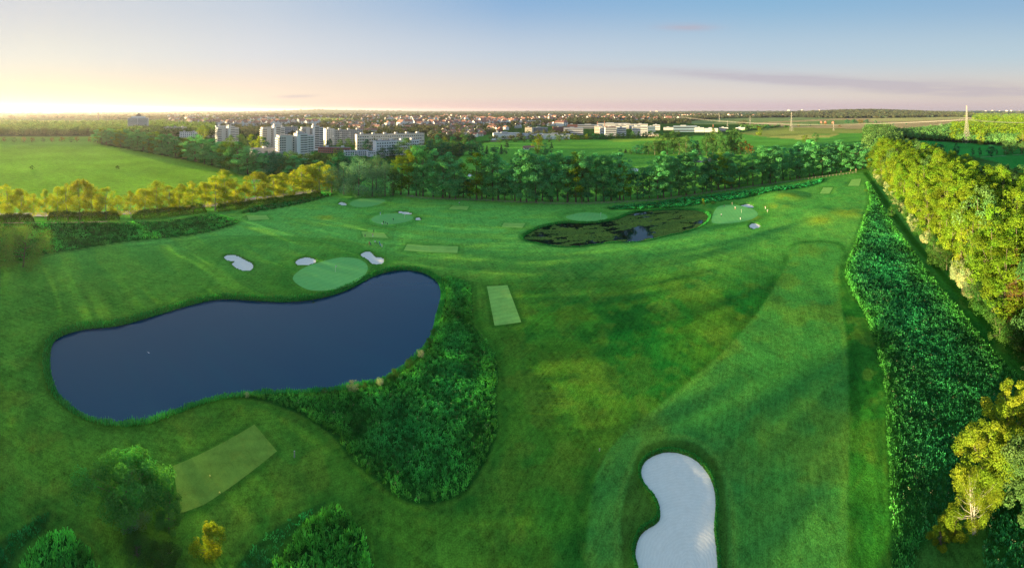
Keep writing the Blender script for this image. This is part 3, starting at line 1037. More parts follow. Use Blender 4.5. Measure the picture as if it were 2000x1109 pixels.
def conifer_mesh(H, Rr, mat, seed, nleaf=7000, leaf=0.3, sparse=False):
    rng = np.random.default_rng(seed)
    parts, P, N, tn = [], [], [], []
    parts.append(tube([(0, 0, -0.3), (0, 0, H * 0.5), (0, 0, H)], [H * 0.017, H * 0.010, 0.03], 7))
    z = H * 0.06
    Ct = []
    while z < H * 0.985:
        q = z / H
        L = Rr * (1 - q) ** 0.8 * (0.9 if not sparse else 0.85) + 0.15
        for k in range(6 if not sparse else 5):
            a = rng.random() * 6.28
            l = L * rng.uniform(0.7, 1.1)
            d = np.array([math.cos(a), math.sin(a), 0.0])
            e = np.array([0, 0, z]) + d * l + np.array([0, 0, -l * 0.22])
            mid_ = np.array([0, 0, z]) + d * l * 0.5 + np.array([0, 0, -l * 0.02])
            parts.append(tube([(0, 0, z), mid_, e], [0.07 * (1 - q) + 0.02, 0.04 * (1 - q) + 0.015, 0.012], 4))
            Ct.append((d, l, z))
        z += H * (0.028 if not sparse else 0.034)
    per = max(1, nleaf // len(Ct))
    for d, l, z0 in Ct:
        s = rng.uniform(0.12, 1.0, per)
        side = np.array([-d[1], d[0], 0])
        w = rng.normal(size=per) * 0.16 * l
        pos = np.array([0, 0, z0]) + d * (s * l)[:, None] + side * w[:, None]
        pos[:, 2] += -l * 0.22 * s ** 2 - rng.random(per) * 0.12 * l
        P.append(pos)
    P = np.vstack(P)
    N = rng.normal(size=P.shape) * 0.6 + np.array([0, 0, 0.7])
    N /= np.linalg.norm(N, axis=1, keepdims=True)
    V, F = leaf_quads(P, N, leaf, rng, 0.3)
    tn = rng.uniform(0.6, 1.35, len(P))
    c = np.repeat(np.stack([tn, tn, tn], 1), 4, 0)
    cm = mesh_np('crown', V, F, [LEAF[mat]], None, c)
    TV, TF = merge(parts)
    return cm, mesh_np('trunk', TV, TF, [REDBARK if sparse else BARK], None, None, True), H, Rr


PROTO['conifer'] = [conifer_mesh(16, 4.0, 'conifer', 5 + i, 3200, 0.5) for i in range(3)]
PROTO['gold_conifer'] = [conifer_mesh(21, 4.2, 'copper', 45, 11000, 0.34)]
PROTO['bare'] = [conifer_mesh(19, 2.2, 'rust', 77, 1500, 0.22, True)]

RNG = random.Random(11)
TREES = []


def plant(key, x, y, H, W_=None, name='tree', label='', cat='tree', group=None, var=None, sink=0.05, rz=None, tint=None):
    L = PROTO[key]
    cm, tm_, PH, PR = L[RNG.randrange(len(L)) if var is None else var % len(L)]
    sz = H / PH
    sx = (W_ / 2) / (PR * 1.12) if W_ else sz * RNG.uniform(0.9, 1.1)
    e = empty(name, (x, y, gz(x, y) - sink), RNG.random() * 6.28 if rz is None else rz, (sx, sx * RNG.uniform(0.92, 1.08), sz))
    tag(e, label, cat, group)
    link('crown', cm, e)
    link('trunk', tm_, e)
    TREES.append(e)
    return e


RAYS = [gp(a, b) for a, b in ((80, 421), (247, 421), (412, 409))]


def in_light_gap(x, y, r=3.6):
    for a, b in RAYS:
        if abs((x - a) * sd.y - (y - b) * sd.x) < r:
            return True
    return False


def plant_px(key, px, pyb, pyt, wpx=None, **kw):
    x, y = gp(px, pyb)
    d = dist(pyb)
    H = CAMH - (pyt - PY0) / FOC * d
    return plant(key, x, y, H, wpx * d / FOC if wpx else None, **kw)


# ---- tall poplar row across the middle
ROWX = [770, 900, 1040, 1150, 1290, 1420, 1560, 1620, 1690]
ROWY = [384, 390, 396, 397, 389, 371, 351, 343, 333]
rowbase = lambda x: float(np.interp(x, ROWX, ROWY))
tall = [(783, 305), (797, 290), (812, 288), (830, 293), (848, 297), (865, 300), (880, 306), (893, 322), (932, 298), (945, 296), (960, 299), (974, 312),
        (1003, 306), (1016, 299), (1030, 300), (1046, 302), (1062, 300), (1078, 302), (1093, 299), (1108, 300), (1122, 302), (1137, 302), (1150, 301), (1163, 300), (1178, 301), (1192, 297), (1207, 300), (1219, 308),
        (1283, 302), (1296, 299), (1311, 301), (1325, 301), (1341, 297), (1356, 300), (1392, 300), (1404, 296), (1418, 296), (1432, 301), (1447, 306), (1474, 297), (1487, 288), (1500, 284), (1513, 286), (1526, 283), (1540, 285),
        (1552, 281), (1565, 279), (1578, 281), (1592, 277), (1605, 279), (1618, 277), (1631, 278), (1645, 275), (1658, 276), (1672, 274), (1686, 276)]
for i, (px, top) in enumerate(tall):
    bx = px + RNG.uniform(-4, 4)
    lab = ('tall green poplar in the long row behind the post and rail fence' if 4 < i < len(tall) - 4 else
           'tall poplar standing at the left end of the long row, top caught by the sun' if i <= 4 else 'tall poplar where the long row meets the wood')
    plant_px('wood_tall' if i in (0, 1, 8, 20, 27, 35) else 'poplar', bx, rowbase(bx) - RNG.uniform(0, 5), top + RNG.uniform(-7, 6), RNG.uniform(40, 66) * (1 if px < 1500 else 0.8), name='poplar_tree', label=lab, group='poplars in the long row across the course')  # a few crowns take yellower leaves to paint in sunlit tops
low = [(905, 345), (918, 352), (986, 336), (896, 345), (1232, 335), (1245, 340), (1256, 326), (1268, 328), (1372, 326), (1380, 318), (1460, 318), (1000, 332), (870, 330), (1110, 335), (1180, 338), (1330, 335), (1430, 330), (1500, 320), (1560, 318), (1620, 312), (1050, 338), (950, 342), (1290, 340),
       (1400, 335), (1530, 322), (1590, 316), (1655, 306), (820, 338), (845, 345), (1075, 342), (1140, 345), (1205, 340)]
for px, top in low:
    plant_px('poplar_low', px, rowbase(px) - RNG.uniform(2, 6), top, RNG.uniform(28, 40), name='understory_tree', label='dark low tree filling in between the tall poplars of the long row', group='low dark trees between the poplars')

# ---- willows and bushy trees left of the row
for px, b, t_, w, k in ((648, 379, 326, 52, 'willow'), (672, 381, 318, 60, 'willow'), (700, 383, 307, 66, 'willow'), (727, 384, 322, 60, 'willow'), (752, 385, 318, 52, 'willow'), (690, 372, 312, 50, 'dark'),
                        (640, 372, 322, 46, 'birch'), (735, 372, 305, 60, 'willow'), (768, 383, 330, 46, 'broad'), (660, 368, 308, 60, 'dark')):
    plant_px(k, px, b, t_, w, name='willow_tree' if k == 'willow' else 'bushy_tree', label='grey green bushy willow between the yellow birches and the poplar row' if k == 'willow' else 'dark leafy tree mixed in among the grey willows left of the poplars', group='willows left of the poplar row' if k == 'willow' else 'leafy trees among the willows')

# ---- yellow birches along the road
HX = [-60, 0, 120, 240, 330, 420, 520, 620]
HY = [433, 432, 431, 428, 421, 411, 397, 384]
hedge_y = lambda x: float(np.interp(x, HX, HY))
bir = [(-55, 366, 40), (-30, 360, 44), (8, 362, 40), (38, 370, 30), (64, 381, 24), (88, 374, 26), (112, 368, 28), (133, 360, 34), (156, 351, 42), (178, 362, 36), (207, 368, 34), (230, 383, 22), (256, 374, 28), (281, 368, 30), (308, 354, 40),
       (330, 364, 30), (351, 361, 30), (377, 355, 34), (398, 356, 30), (420, 344, 34), (438, 333, 40), (460, 357, 30), (478, 356, 26), (502, 337, 40), (518, 351, 26), (534, 344, 32), (554, 340, 36), (572, 338, 32), (594, 324, 38), (610, 332, 30), (624, 320, 36)]
for i, (px, t_, w) in enumerate(bir):
    back = RNG.uniform(1, 4)
    if in_light_gap(*gp(px, hedge_y(px) - back), 0.0):
        continue
    plant_px('birch', px, hedge_y(px) - back, t_ - 2, w * 1.75, name='birch_tree', label='sunlit yellow birch beside the road behind the dark hedge', group='yellow birches along the road', var=i)
for px in (20, 50, 100, 145, 190, 215, 270, 295, 340, 365, 410, 450, 490, 545, 585):   # second row across the road
    if in_light_gap(*gp(px, hedge_y(px) - 14), 3.2):
        continue
    plant_px('birch', px + RNG.uniform(-6, 6), hedge_y(px) - 14, hedge_y(px) - 14 - RNG.uniform(26, 42), 28, name='roadside_tree', label='smaller yellow roadside tree on the far side of the road', group='small trees on the far side of the road')

# ---- dark hedges with gaps in front of the road
def hedge_run(P0, P1, h, w, mat, seed, name, label, cat='hedge', dens=60, leaf=0.3, group=None):
    rng = np.random.default_rng(seed)
    P0, P1 = np.array(P0), np.array(P1)
    L = np.linalg.norm(P1 - P0)
    d = (P1 - P0) / L
    nrm = np.array([-d[1], d[0]])
    n = int(L * dens)
    s = rng.random(n) * L
    hh = h * (0.8 + 0.35 * np.interp(s, np.linspace(0, L, max(3, int(L / 2.2))), rng.random(max(3, int(L / 2.2)))))
    edge = np.clip(np.minimum(s, L - s) / (0.5 * w) + 0.35, 0, 1)
    a = rng.random(n) * PI
    r = rng.uniform(0.55, 1.0, n) ** 0.5
    off = np.cos(a) * r * w * 0.5 * (0.85 + 0.3 * rng.random(n))
    z = np.sin(a) ** 0.6 * r * hh * edge + rng.normal(size=n) * 0.12
    x = s
    P = np.stack([d[0] * x + nrm[0] * off, d[1] * x + nrm[1] * off, np.maximum(z, 0.02)], 1)
    N = np.stack([nrm[0] * np.cos(a), nrm[1] * np.cos(a), np.sin(a)], 1) + rng.normal(size=(n, 3)) * 0.6
    N /= np.linalg.norm(N, axis=1, keepdims=True)
    V, F = leaf_quads(P, N, leaf, rng)
    tn = rng.uniform(0.55, 1.4, n)
    c = np.repeat(np.stack([tn * rng.uniform(0.9, 1.3, n), tn, tn * 0.9], 1), 4, 0)
    o = link(name, mesh_np(name, V, F, [LEAF[mat]], None, c), None, (P0[0], P0[1], gz(*P0)))
    tag(o, label, cat, group)
    return o


gaps = [(66, 92), (233, 259), (401, 423)]
segs = [(-150, 66, 'dark clipped hedge left of the first gap onto the road'), (92, 233, 'dark hedge between the first and second gap onto the road'),
        (259, 401, 'dark hedge between the second and third gap onto the road'), (423, 628, 'long ragged dark hedge running from the third road gap to the willows')]
for i, (a, b, lab) in enumerate(segs):
    xs = np.linspace(a, b, 5 if i == 3 else 3)
    for q in range(len(xs) - 1):
        pass
    hedge_run(gp(a, hedge_y(a)), gp(b, hedge_y(b)), 4.8 if i < 3 else 4.4, 5.0, 'hedge', 90 + i, 'hedge', lab, dens=260, leaf=0.45, group='hedges along the road')

# ---- the wood on the right: a strip 60 m deep
E0 = np.array(gp(2000, 706))
E1 = np.array(gp(1700, 332))
ED = (E1 - E0) / np.linalg.norm(E1 - E0)
EN = np.array([ED[1], -ED[0]])          # away from the fairway
EL = np.linalg.norm(E1 - E0)
k = 0
for row, (off, st) in enumerate(((4.0, 8.2), (11, 8.6), (19, 9.2), (28, 9.6), (38, 10.5), (48, 11), (58, 11))):
    s = -34 + RNG.uniform(0, 5)
    while s < EL + (6 if row < 2 else 60):
        p = E0 + ED * (s + RNG.uniform(-1.5, 1.5)) + EN * (off + RNG.uniform(-2.2, 2.2))
        key = RNG.choice(['wood', 'wood', 'wood_tall'] if row else ['wood', 'golden', 'wood', 'wood_tall'])
        h = RNG.uniform(19, 25) if row == 0 else RNG.uniform(23, 30)
        if row >= 5:
            key = RNG.choice(['broad', 'wood', 'wood_tall'])
            h = RNG.uniform(21, 27)
        if RNG.random() < 0.07:
            key = 'broad'
        nm = 'broadleaf_tree'
        lab = ('sunlit leafy tree in the front row of the wood right of the fairway' if row == 0 else 'leafy tree deep inside the dense wood right of the fairway')
        plant(key, p[0], p[1], h, h * RNG.uniform(0.56, 0.66), name=nm, label=lab, group='front row trees of the wood' if row == 0 else 'trees inside the wood')
        s += st
        k += 1
# lower scrub and blossom along its foot
s = -20
while s < EL + 2:
    p = E0 + ED * s + EN * RNG.uniform(-1.2, 1.6)
    white = RNG.random() < 0.40
    plant('blossom' if white else 'bush', p[0], p[1], RNG.uniform(4.0, 7.5), None, name='blossoming_bush' if white else 'bush',
          label='cream flowering hawthorn bush at the foot of the wood' if white else 'green bush at the foot of the wood along the dark grass track', cat='bush', group='white flowering bushes at the wood edge' if white else 'green bushes at the wood edge')
    s += RNG.uniform(4.0, 6.5)
# single trees that stand out in it
plant_px('bare', 1879, 528, 402, 30, name='dead_spruce', label='bare reddish dead spruce standing out of the wood', sink=0)
plant_px('gold_conifer', 1985, 640, 486, 90, name='larch_tree', label='orange tinted conifer at the right edge of the photo', var=0)
plant_px('young', 1374, 403, 387, 8, name='young_tree', label='lone slender yellow young tree between the lily pond and the poplar row')
plant_px('bush', 1741, 424, 402, 16, name='round_bush', label='single round bush in the tall grass beside the dark track', cat='bush')
plant_px('bush', 1393, 399, 394, 12, name='low_bush', label='low dark bush on the bank behind the lily pond', cat='bush')
plant_px('bush', 612, 586, 577, 10, name='shore_shrub', label='tuft-like green shrub on the far shore below the oval green', cat='bush')
plant_px('bush', 514, 592, 586, 6, name='shore_tuft', label='tiny green tuft on the far shore left of the shrub', cat='bush')

# ---- tree line along the far side of the left field
Lx = [195, 240, 300, 350, 400, 450, 500, 560, 620, 660]
Ly = [279, 287, 300, 309, 320, 332, 344, 352, 356, 360]
Lt = [248, 252, 257, 262, 268, 276, 292, 300, 306, 312]
px = 190
i = 0
while px < 660:
    b = float(np.interp(px, Lx, Ly)) + RNG.uniform(-2, 0)
    t_ = float(np.interp(px, Lx, Lt)) + RNG.uniform(-3, 4)
    if 370 < px < 395 or 440 < px < 500:
        t_ -= 6
    h_px = b - t_
    plant_px(RNG.choice(['poplar', 'wood', 'poplar']) if px < 520 else RNG.choice(['broad', 'dark', 'poplar']), px, b, t_, h_px * RNG.uniform(0.85, 1.1), sink=2.2, name='field_edge_tree',
             label='dense green tree in the dark line slanting along the far edge of the left field', group='trees along the far edge of the left field')
    px += h_px * 0.30
px = 500
while px < 760:      # darker mass behind, under the tower blocks
    b = 338 + RNG.uniform(-5, 5)
    plant_px(RNG.choice(['dark', 'broad']), px, b, 298 + RNG.uniform(-4, 5) + (8 if px > 690 else 0), 36, name='park_tree', label='dark round tree in the belt below the white tower blocks', group='dark trees below the tower blocks')
    px += 11
for q, (px, b, t_) in enumerate([(x, 277 + (x % 3) * .4, 268 + (x % 5) * .5) for x in (-30, -12, 8, 28, 46, 63, 84, 102, 121, 140, 150, 176, 184)]):
    plant_px('copper' if q % 3 else 'broad', px, b, t_ - 1, 12, name='orchard_tree', label='small round reddish tree in the row at the back of the left field', group='small round trees at the back of the left field')
plant_px('bush', 63, 331, 324, 10, name='field_bush', label='lone dark round bush in the left field, the left one of two', cat='bush')
plant_px('bush', 229, 331, 324, 10, name='field_bush', label='lone dark round bush in the left field, nearer the tree line', cat='bush')

# ---- trees beyond the poplar row
beyond = [  # key, px, base, top, width, label
    ('broad', 790, 312, 270, 44, 'yellow crested tree below the long pale apartment block'), ('golden', 815, 308, 281, 44, 'golden tree just behind the left end of the poplar row'),
    ('dark', 770, 306, 284, 30, 'dark small tree right of the low white row houses'), ('broad', 745, 316, 288, 30, 'green tree beside the white row houses'),
    ('dark', 838, 306, 276, 34, 'dark tree at the corner of the course beyond the poplars'), ('dark', 862, 305, 274, 40, 'broad dark tree behind the tall row near its left end'),
    ('broad', 884, 304, 276, 40, 'round tree right of the broad dark one'), ('dark', 897, 304, 279, 28, 'smaller dark tree by the parked car gap'),
    ('dark', 921, 303, 275, 34, 'dark tree right of the car gap'), ('dark', 936, 303, 280, 28, 'low dark tree beside the one at the gap'),
    ('conifer', 951, 301, 284, 16, 'first small fir beyond the course'), ('dark', 966, 300, 285, 20, 'round dark tree between two small firs'),
    ('conifer', 979, 301, 282, 16, 'narrow fir in the group of small dark trees'), ('slim', 989, 301, 276, 14, 'tallest slim fir of the small group'),
    ('golden', 1050, 300, 262, 26, 'tall yellow topped tree hiding the red roofed clubhouse corner'), ('dark', 1064, 302, 280, 22, 'dark tree right of the yellow topped one'),
    ('slim', 1077, 301, 279, 9, 'narrow dark column shaped fir standing alone'),
    ('golden', 1393, 278, 250, 14, 'small yellow green tree above the clump'),
    ('golden', 1483, 266, 249, 16, 'rust coloured lone tree on the far fairway'), ('golden', 1573, 276, 264, 20, 'low golden tree behind the right part of the row'), ('broad', 1593, 276, 259, 20, 'green tree beside the low golden one'),
    ('dark', 1836, 305, 281, 24, 'bushy tree in the right field behind the wood, left one'), ('dark', 1868, 303, 281, 16, 'small round tree in the right field left of the pylon'),
    ('slim', 1900, 304, 288, 8, 'short slim tree in the right field'), ('slim', 1914, 305, 286, 8, 'taller slim tree in the right field'), ('dark', 1935, 305, 283, 20, 'broad dark tree right of the two slim ones'),
    ('slim', 1947, 302, 289, 6, 'very small slim tree next to the broad dark one'), ('broad', 1966, 302, 276, 24, 'leafy tree by the white post in the right field'), ('broad', 1978, 300, 274, 20, 'leafy tree second from the right edge in the right field'), ('broad', 1996, 300, 276, 22, 'leafy tree cut by the right edge behind the wood'),
    ('golden', 1916, 283, 253, 20, 'yellow topped tree right of the pylon'), ('golden', 1997, 285, 254, 26, 'bright yellow green tree at the right edge'),
]
for key, px, b, t_, w, lab in beyond:
    plant_px(key, px, b, t_, w, name={'conifer': 'fir_tree', 'slim': 'slim_tree'}.get(key, 'tree'), label=lab)
clump = [(1212, 296, 291, 8), (1222, 298, 291, 12), (1232, 300, 292, 12), (1243, 300, 283, 18), (1255, 301, 280, 20), (1266, 301, 277, 22), (1279, 302, 275, 24), (1290, 300, 263, 22), (1303, 301, 261, 26), (1316, 300, 256, 24), (1326, 302, 270, 24), (1340, 303, 266, 26),
         (1352, 303, 268, 24), (1363, 303, 274, 22), (1380, 303, 262, 22), (1392, 303, 258, 24), (1404, 303, 255, 22), (1416, 303, 270, 20), (1428, 301, 258, 20), (1434, 300, 251, 22), (1446, 301, 260, 22)]
for px, b, t_, w in clump:
    plant_px(RNG.choice(['dark', 'broad', 'dark', 'broad', 'conifer']) if t_ > 264 else 'broad', px, b, t_, w * 1.2, name='clump_tree', label='tree in the dark clump around the small pond beyond the poplar row', group='trees in the clump beyond the row')
for px, t_ in ((1436, 279), (1447, 276), (1456, 274), (1463, 280), (1468, 284)):
    plant_px('copper', px, 301, t_, 12, name='copper_tree', label='reddish brown small tree at the right end of the clump beyond the row', group='reddish trees at the end of the clump')

# ---- near trees: bottom left and bottom right
def near_tree(px, b, t_, wpx, prof, mat, nclump, nleaf, leaf, name, label, seed, base=0.12, droop=0.3, stems=1, bark=None, csize=0.22, lobes=0.3, cat='tree', tr=None, squash=0.62):
    x, y = gp(px, b)
    d = dist(b)
    H = CAMH - (t_ - PY0) / FOC * d
    Rr = wpx * d / FOC / 2
    cm, Cn = crown('crown', H, Rr, H * base, prof, LEAF[mat], nclump, nleaf, leaf, seed, csize, droop, lobes)
    tm_ = trunk('trunk', H, tr or H * 0.022, Cn, bark or BARK, seed, 16, stems, 0.06)
    e = empty(name, (x, y, gz(x, y) - 0.05), -(px - PX0) / FOC, (1, squash, 1))
    tag(e, label, cat)
    link('crown', cm, e)
    link('trunk', tm_, e)
    return e, H


proto_info = []
for a in ((255, 1018, 898, 178, 'round', 'near', 60, 15000, 0.36, 'broadleaf_tree', 'big bushy dark green tree beside the pale tee at bottom left', 3, 0.32, 0.25, 1, None, 0.21, 0.3, 'tree', 0.3),
          (262, 1032, 972, 72, 'oval', 'willow', 40, 9000, 0.15, 'small_tree', 'blue green small tree in front of the big bushy one', 8, 0.05, 0.3, 1, None, 0.26, 0.3, 'tree', 0.1),
          (330, 1040, 962, 60, 'oval', 'near', 40, 9000, 0.17, 'small_tree', 'small dark tree on the right flank of the big bushy one', 9, 0.10, 0.3, 1, None, 0.26, 0.3, 'tree', 0.12),
          (408, 1090, 1028, 70, 'oval', 'golden', 60, 6000, 0.20, 'small_birch', 'yellow leaved small birch at the bottom left between tee and mound', 12, 0.05, 0.2, 3, None, 0.24, 0.35, 'tree', 0.06),
          (270, 1085, 1052, 80, 'round', 'hedge', 40, 8000, 0.15, 'shrub', 'dark bluish shrub under the big bushy tree at bottom left', 15, 0.02, 0.0, 3, None, 0.26, 0.35, 'bush', 0.05),
          (320, 1100, 1068, 70, 'round', 'hedge', 36, 7000, 0.15, 'shrub', 'dark shrub at the bottom edge left of the yellow birch', 16, 0.02, 0.0, 3, None, 0.26, 0.35, 'bush', 0.05),
          (1905, 1040, 918, 100, 'upright', 'golden', 70, 12000, 0.20, 'weeping_birch', 'yellow weeping birch with pale stems at bottom right', 21, 0.25, 0.9, 3, PALEBARK, 0.2, 0.3, 'tree', 0.10),
          (1930, 985, 828, 150, 'round', 'golden', 100, 20000, 0.30, 'broadleaf_tree', 'sunlit golden tree behind the weeping birch at bottom right', 22, 0.10, 0.2, 1, None, 0.19, 0.35, 'tree', 0.28),
          (1975, 900, 748, 110, 'oval', 'golden', 80, 14000, 0.30, 'broadleaf_tree', 'golden topped tree above the others at the bottom right edge', 23, 0.10, 0.2, 1, None, 0.2, 0.3, 'tree', 0.25),
          (2035, 1010, 850, 170, 'round', 'broad', 90, 16000, 0.32, 'broadleaf_tree', 'dark green tree cut off by the right edge near the weeping birch', 24, 0.08, 0.2, 1, None, 0.2, 0.3, 'tree', 0.3),
          (1862, 1045, 995, 60, 'round', 'wood', 44, 9000, 0.16, 'small_tree', 'low yellow green tree left of the weeping birch', 26, 0.04, 0.2, 2, None, 0.25, 0.35, 'tree', 0.08),
          (1836, 1062, 1030, 44, 'round', 'wood', 34, 6000, 0.15, 'shrub', 'yellow green shrub at the left tip of the bottom right trees', 27, 0.03, 0.2, 2, None, 0.27, 0.35, 'bush', 0.06),
          (45, 520, 440, 118, 'round', 'broad', 90, 16000, 0.34, 'broadleaf_tree', 'soft dark green tree at the left edge in front of the road hedge', 31, 0.06, 0.3, 1, None, 0.22, 0.3, 'tree', 0.3),
          (-30, 530, 430, 140, 'round', 'broad', 90, 14000, 0.36, 'broadleaf_tree', 'dark tree cut off by the left edge', 32, 0.06, 0.3, 1, None, 0.22, 0.3, 'tree', 0.3)):
    e, H = near_tree(*a)
    proto_info.append((a[9], a[0], round(H, 1)))
# ------------------------------------------------------------------ far woodland, town trees (uncountable: a few large objects)
def lumps(name, pts, mat, seed, label, nleaf=90, leaf=3.0):
    """pts: x, y, z, height, radius. Leaf-clump crowns merged into one far-off mass"""
    rng = np.random.default_rng(seed)
    pts = np.array(pts, float)
    n = len(pts)
    k = np.repeat(np.arange(n), nleaf)
    d = rng.normal(size=(len(k), 3))
    d[:, 2] = np.abs(d[:, 2]) * 1.1 - 0.35
    d /= np.linalg.norm(d, axis=1, keepdims=True)
    r = rng.uniform(0.72, 1.05, len(k))
    lob = 1 + 0.22 * np.sin(3 * np.arctan2(d[:, 0], d[:, 1]) + k) + 0.15 * np.sin(5 * d[:, 2] + k * 1.7)
    P = np.stack([pts[k, 0] + d[:, 0] * r * lob * pts[k, 4], pts[k, 1] + d[:, 1] * r * lob * pts[k, 4],
                  pts[k, 2] + pts[k, 3] * (0.48 + 0.52 * d[:, 2] * r * lob)], 1)
    N = d + rng.normal(size=P.shape) * 0.35
    N /= np.linalg.norm(N, axis=1, keepdims=True)
    V, F = leaf_quads(P, N, 1.0, rng)
    # scale the quads about their own centres to the size of the crown
    cen = np.repeat(P, 4, 0)
    V = cen + (V - cen) * np.repeat(pts[k, 4] * leaf / 6.0, 4)[:, None]
    ct = rng.uniform(0.6, 1.45, n)
    cy = rng.uniform(0.85, 1.35, n)
    t_ = ct[k] * rng.uniform(0.8, 1.2, len(k))
    c = np.repeat(np.stack([t_ * cy[k], t_, t_ * 0.9], 1), 4, 0)
    o = link(name, mesh_np(name, V, F, [LEAF[mat]], None, c))
    tag(o, label, kind='stuff')
    return o


def scatter(n, px0, px1, v0, v1, dens=None, seed=0, H=(10, 16), Rr=(5, 9)):
    """random spots, even in bearing and in 1/distance; dens(px, v) gives the chance of a tree"""
    rng = np.random.default_rng(seed)
    px = rng.uniform(px0, px1, n)
    v = rng.uniform(v0 ** 0.8, v1 ** 0.8, n) ** 1.25
    t = (px - PX0) / FOC
    D = CAMH * FOC / v
    X, Y = D * np.sin(t), D * np.cos(t)
    ok = np.ones(n, bool)
    for P, c, s in FIELDS:
        ok &= ~inside(X, Y, grow(P, 0.0))
    for B in NOTREE:
        ok &= ~inside(X, Y, B)
    if dens is not None:
        ok &= rng.random(n) < dens(px, v, X, Y)
    X, Y, D, v = X[ok], Y[ok], D[ok], v[ok]
    Z = ground_z(X, Y)
    sc = 1 + np.clip((D - 1500) / 4000, 0, 2.2)       # farther crowns stand for clumps
    m = len(X)
    return np.stack([X, Y, Z, rng.uniform(*H, m) * (1 + 0.10 * (sc - 1)), rng.uniform(*Rr, m) * sc], 1)


NOTREE = [poly(densify(p, 6), False) for p in (
    [(900, 300), (930, 270), (1060, 262), (1300, 262), (1450, 255), (1440, 243), (1290, 243), (1080, 246), (1000, 252), (960, 262)],
    [(480, 330), (480, 295), (500, 280), (640, 272), (840, 262), (840, 300), (760, 318), (640, 322)],
    [(410, 300), (410, 268), (480, 266), (480, 290)])]

town = lambda px, v, X, Y: np.clip(0.30 + 0.8 * (fbm(X / 160, Y / 160, 5, 3) - 0.45) * 2, 0.05, 1)
wood = lambda px, v, X, Y: np.clip(4.0 * (fbm(X / 420 + 3, Y / 420, 8, 3) - 0.40), 0.02, 1)
lumps('town_trees', scatter(5200, 430, 1110, 12, 60, town, 1, (8, 13), (4, 7)), 'farwood', 51, 'trees between the houses of the town')
lumps('distant_woods', scatter(9000, -60, 2060, 3.2, 17, wood, 2, (13, 18), (8, 13)), 'farwood', 52, 'distant woods fading toward the horizon', 60, 3.6)
lumps('woods_left', scatter(3000, -60, 420, 20, 52, lambda a, b, X, Y: np.where(b < 24, 0.25, 1.0), 3, (14, 20), (6, 9)), 'broad', 53, 'broad belt of woods behind the left field')
lumps('woods_middle', scatter(3600, 1000, 1480, 12, 30, lambda a, b, X, Y: np.where(a < 1100, 0.5, 1.0) * np.where(b > 25, 0.4, 1), 4, (13, 19), (6, 9)), 'farwood', 54, 'woods behind the office quarter')
lumps('wooded_rise', scatter(3800, 1480, 1900, 7.0, 15.5, None, 5, (15, 20), (9, 13)), 'farwood', 55, 'wooded rise on the horizon at the far right', 60, 3.6)
lumps('woods_right', scatter(4200, 1860, 2080, 8, 62, lambda a, b, X, Y: np.where(b > 52, 0.7, 0.85), 6, (14, 20), (6, 9)), 'wood', 56, 'sunlit woods behind the pylon at the right')
lumps('woods_hedgerow', scatter(2400, 1745, 1990, 34, 66, None, 7, (12, 17), (5, 7.5)), 'broad', 57, 'dark belt of trees behind the right field')
hedg = np.vstack([scatter(1500, 1400, 1760, 28, 42, lambda a, b, X, Y: 0.85 * (np.abs(b - 33 - 5 * np.sin(a / 60)) < 4), 8, (5, 9), (5, 8)),
                  scatter(900, 1420, 1700, 33, 46, lambda a, b, X, Y: 0.5, 9, (4, 8), (4, 7))])
lumps('scrub_belt', hedg, 'broad', 58, 'belt of scrub between the far fairway and the fields')
nearw = scatter(1500, 1672, 1790, 40, 96, lambda a, b, X, Y: 1.0 * (np.abs((a - 1715) - (b - 60) * 0.1) < 46 * (0.55 + 0.45 * np.sin(b / 7.0) ** 2)), 10, (15, 26), (5.5, 8))
lumps('wood_end', nearw, 'broad', 59, 'end of the wood behind the corner of the course', 220, 2.0)
fr = scatter(700, 1085, 1330, 53.5, 59, None, 12, (7, 12), (3.5, 5.5))
fr = fr if len(fr) else None
# small trees scattered over the open fields, countable ones
for i, (px, b, t_) in enumerate([(1560, 247, 243), (1582, 246, 241), (1600, 243, 238), (1612, 245, 239), (1655, 241, 233), (1668, 240, 232), (1680, 241, 233), (1694, 240, 233), (1710, 240, 235),
                                 (1726, 246, 242), (1745, 243, 240), (1770, 243, 240), (1640, 249, 244), (1520, 246, 240), (1500, 252, 246), (1482, 254, 247), (1716, 247, 243)]):
    plant_px('dark' if i % 3 else 'copper', px, b, t_, (b - t_) * 1.6, name='field_tree', label='small dark tree standing out in the pale fields toward the horizon', group='small trees out in the pale fields')
for i in range(34):     # garden trees among the offices, on the edge of the far fairway
    px = 1088 + i * 7.3 + RNG.uniform(-2, 2)
    b = 274.5 - i * 0.22
    plant_px(RNG.choice(['broad', 'dark', 'golden', 'broad']), px, b, b - RNG.uniform(8, 14), RNG.uniform(9, 14), name='street_tree', label='small tree in the row between the far fairway and the office buildings', group='row of trees in front of the office buildings')
for px, b, t_ in ((975, 279, 268), (1010, 277, 268), (1025, 277, 266), (1037, 277, 264), (1005, 277, 269), (1072, 277, 263), (990, 278, 271), (1092, 276, 262)):
    plant_px('broad', px, b, t_, 12, name='yard_tree', label='small tree in front of the long white warehouse', group='small trees in front of the warehouse')
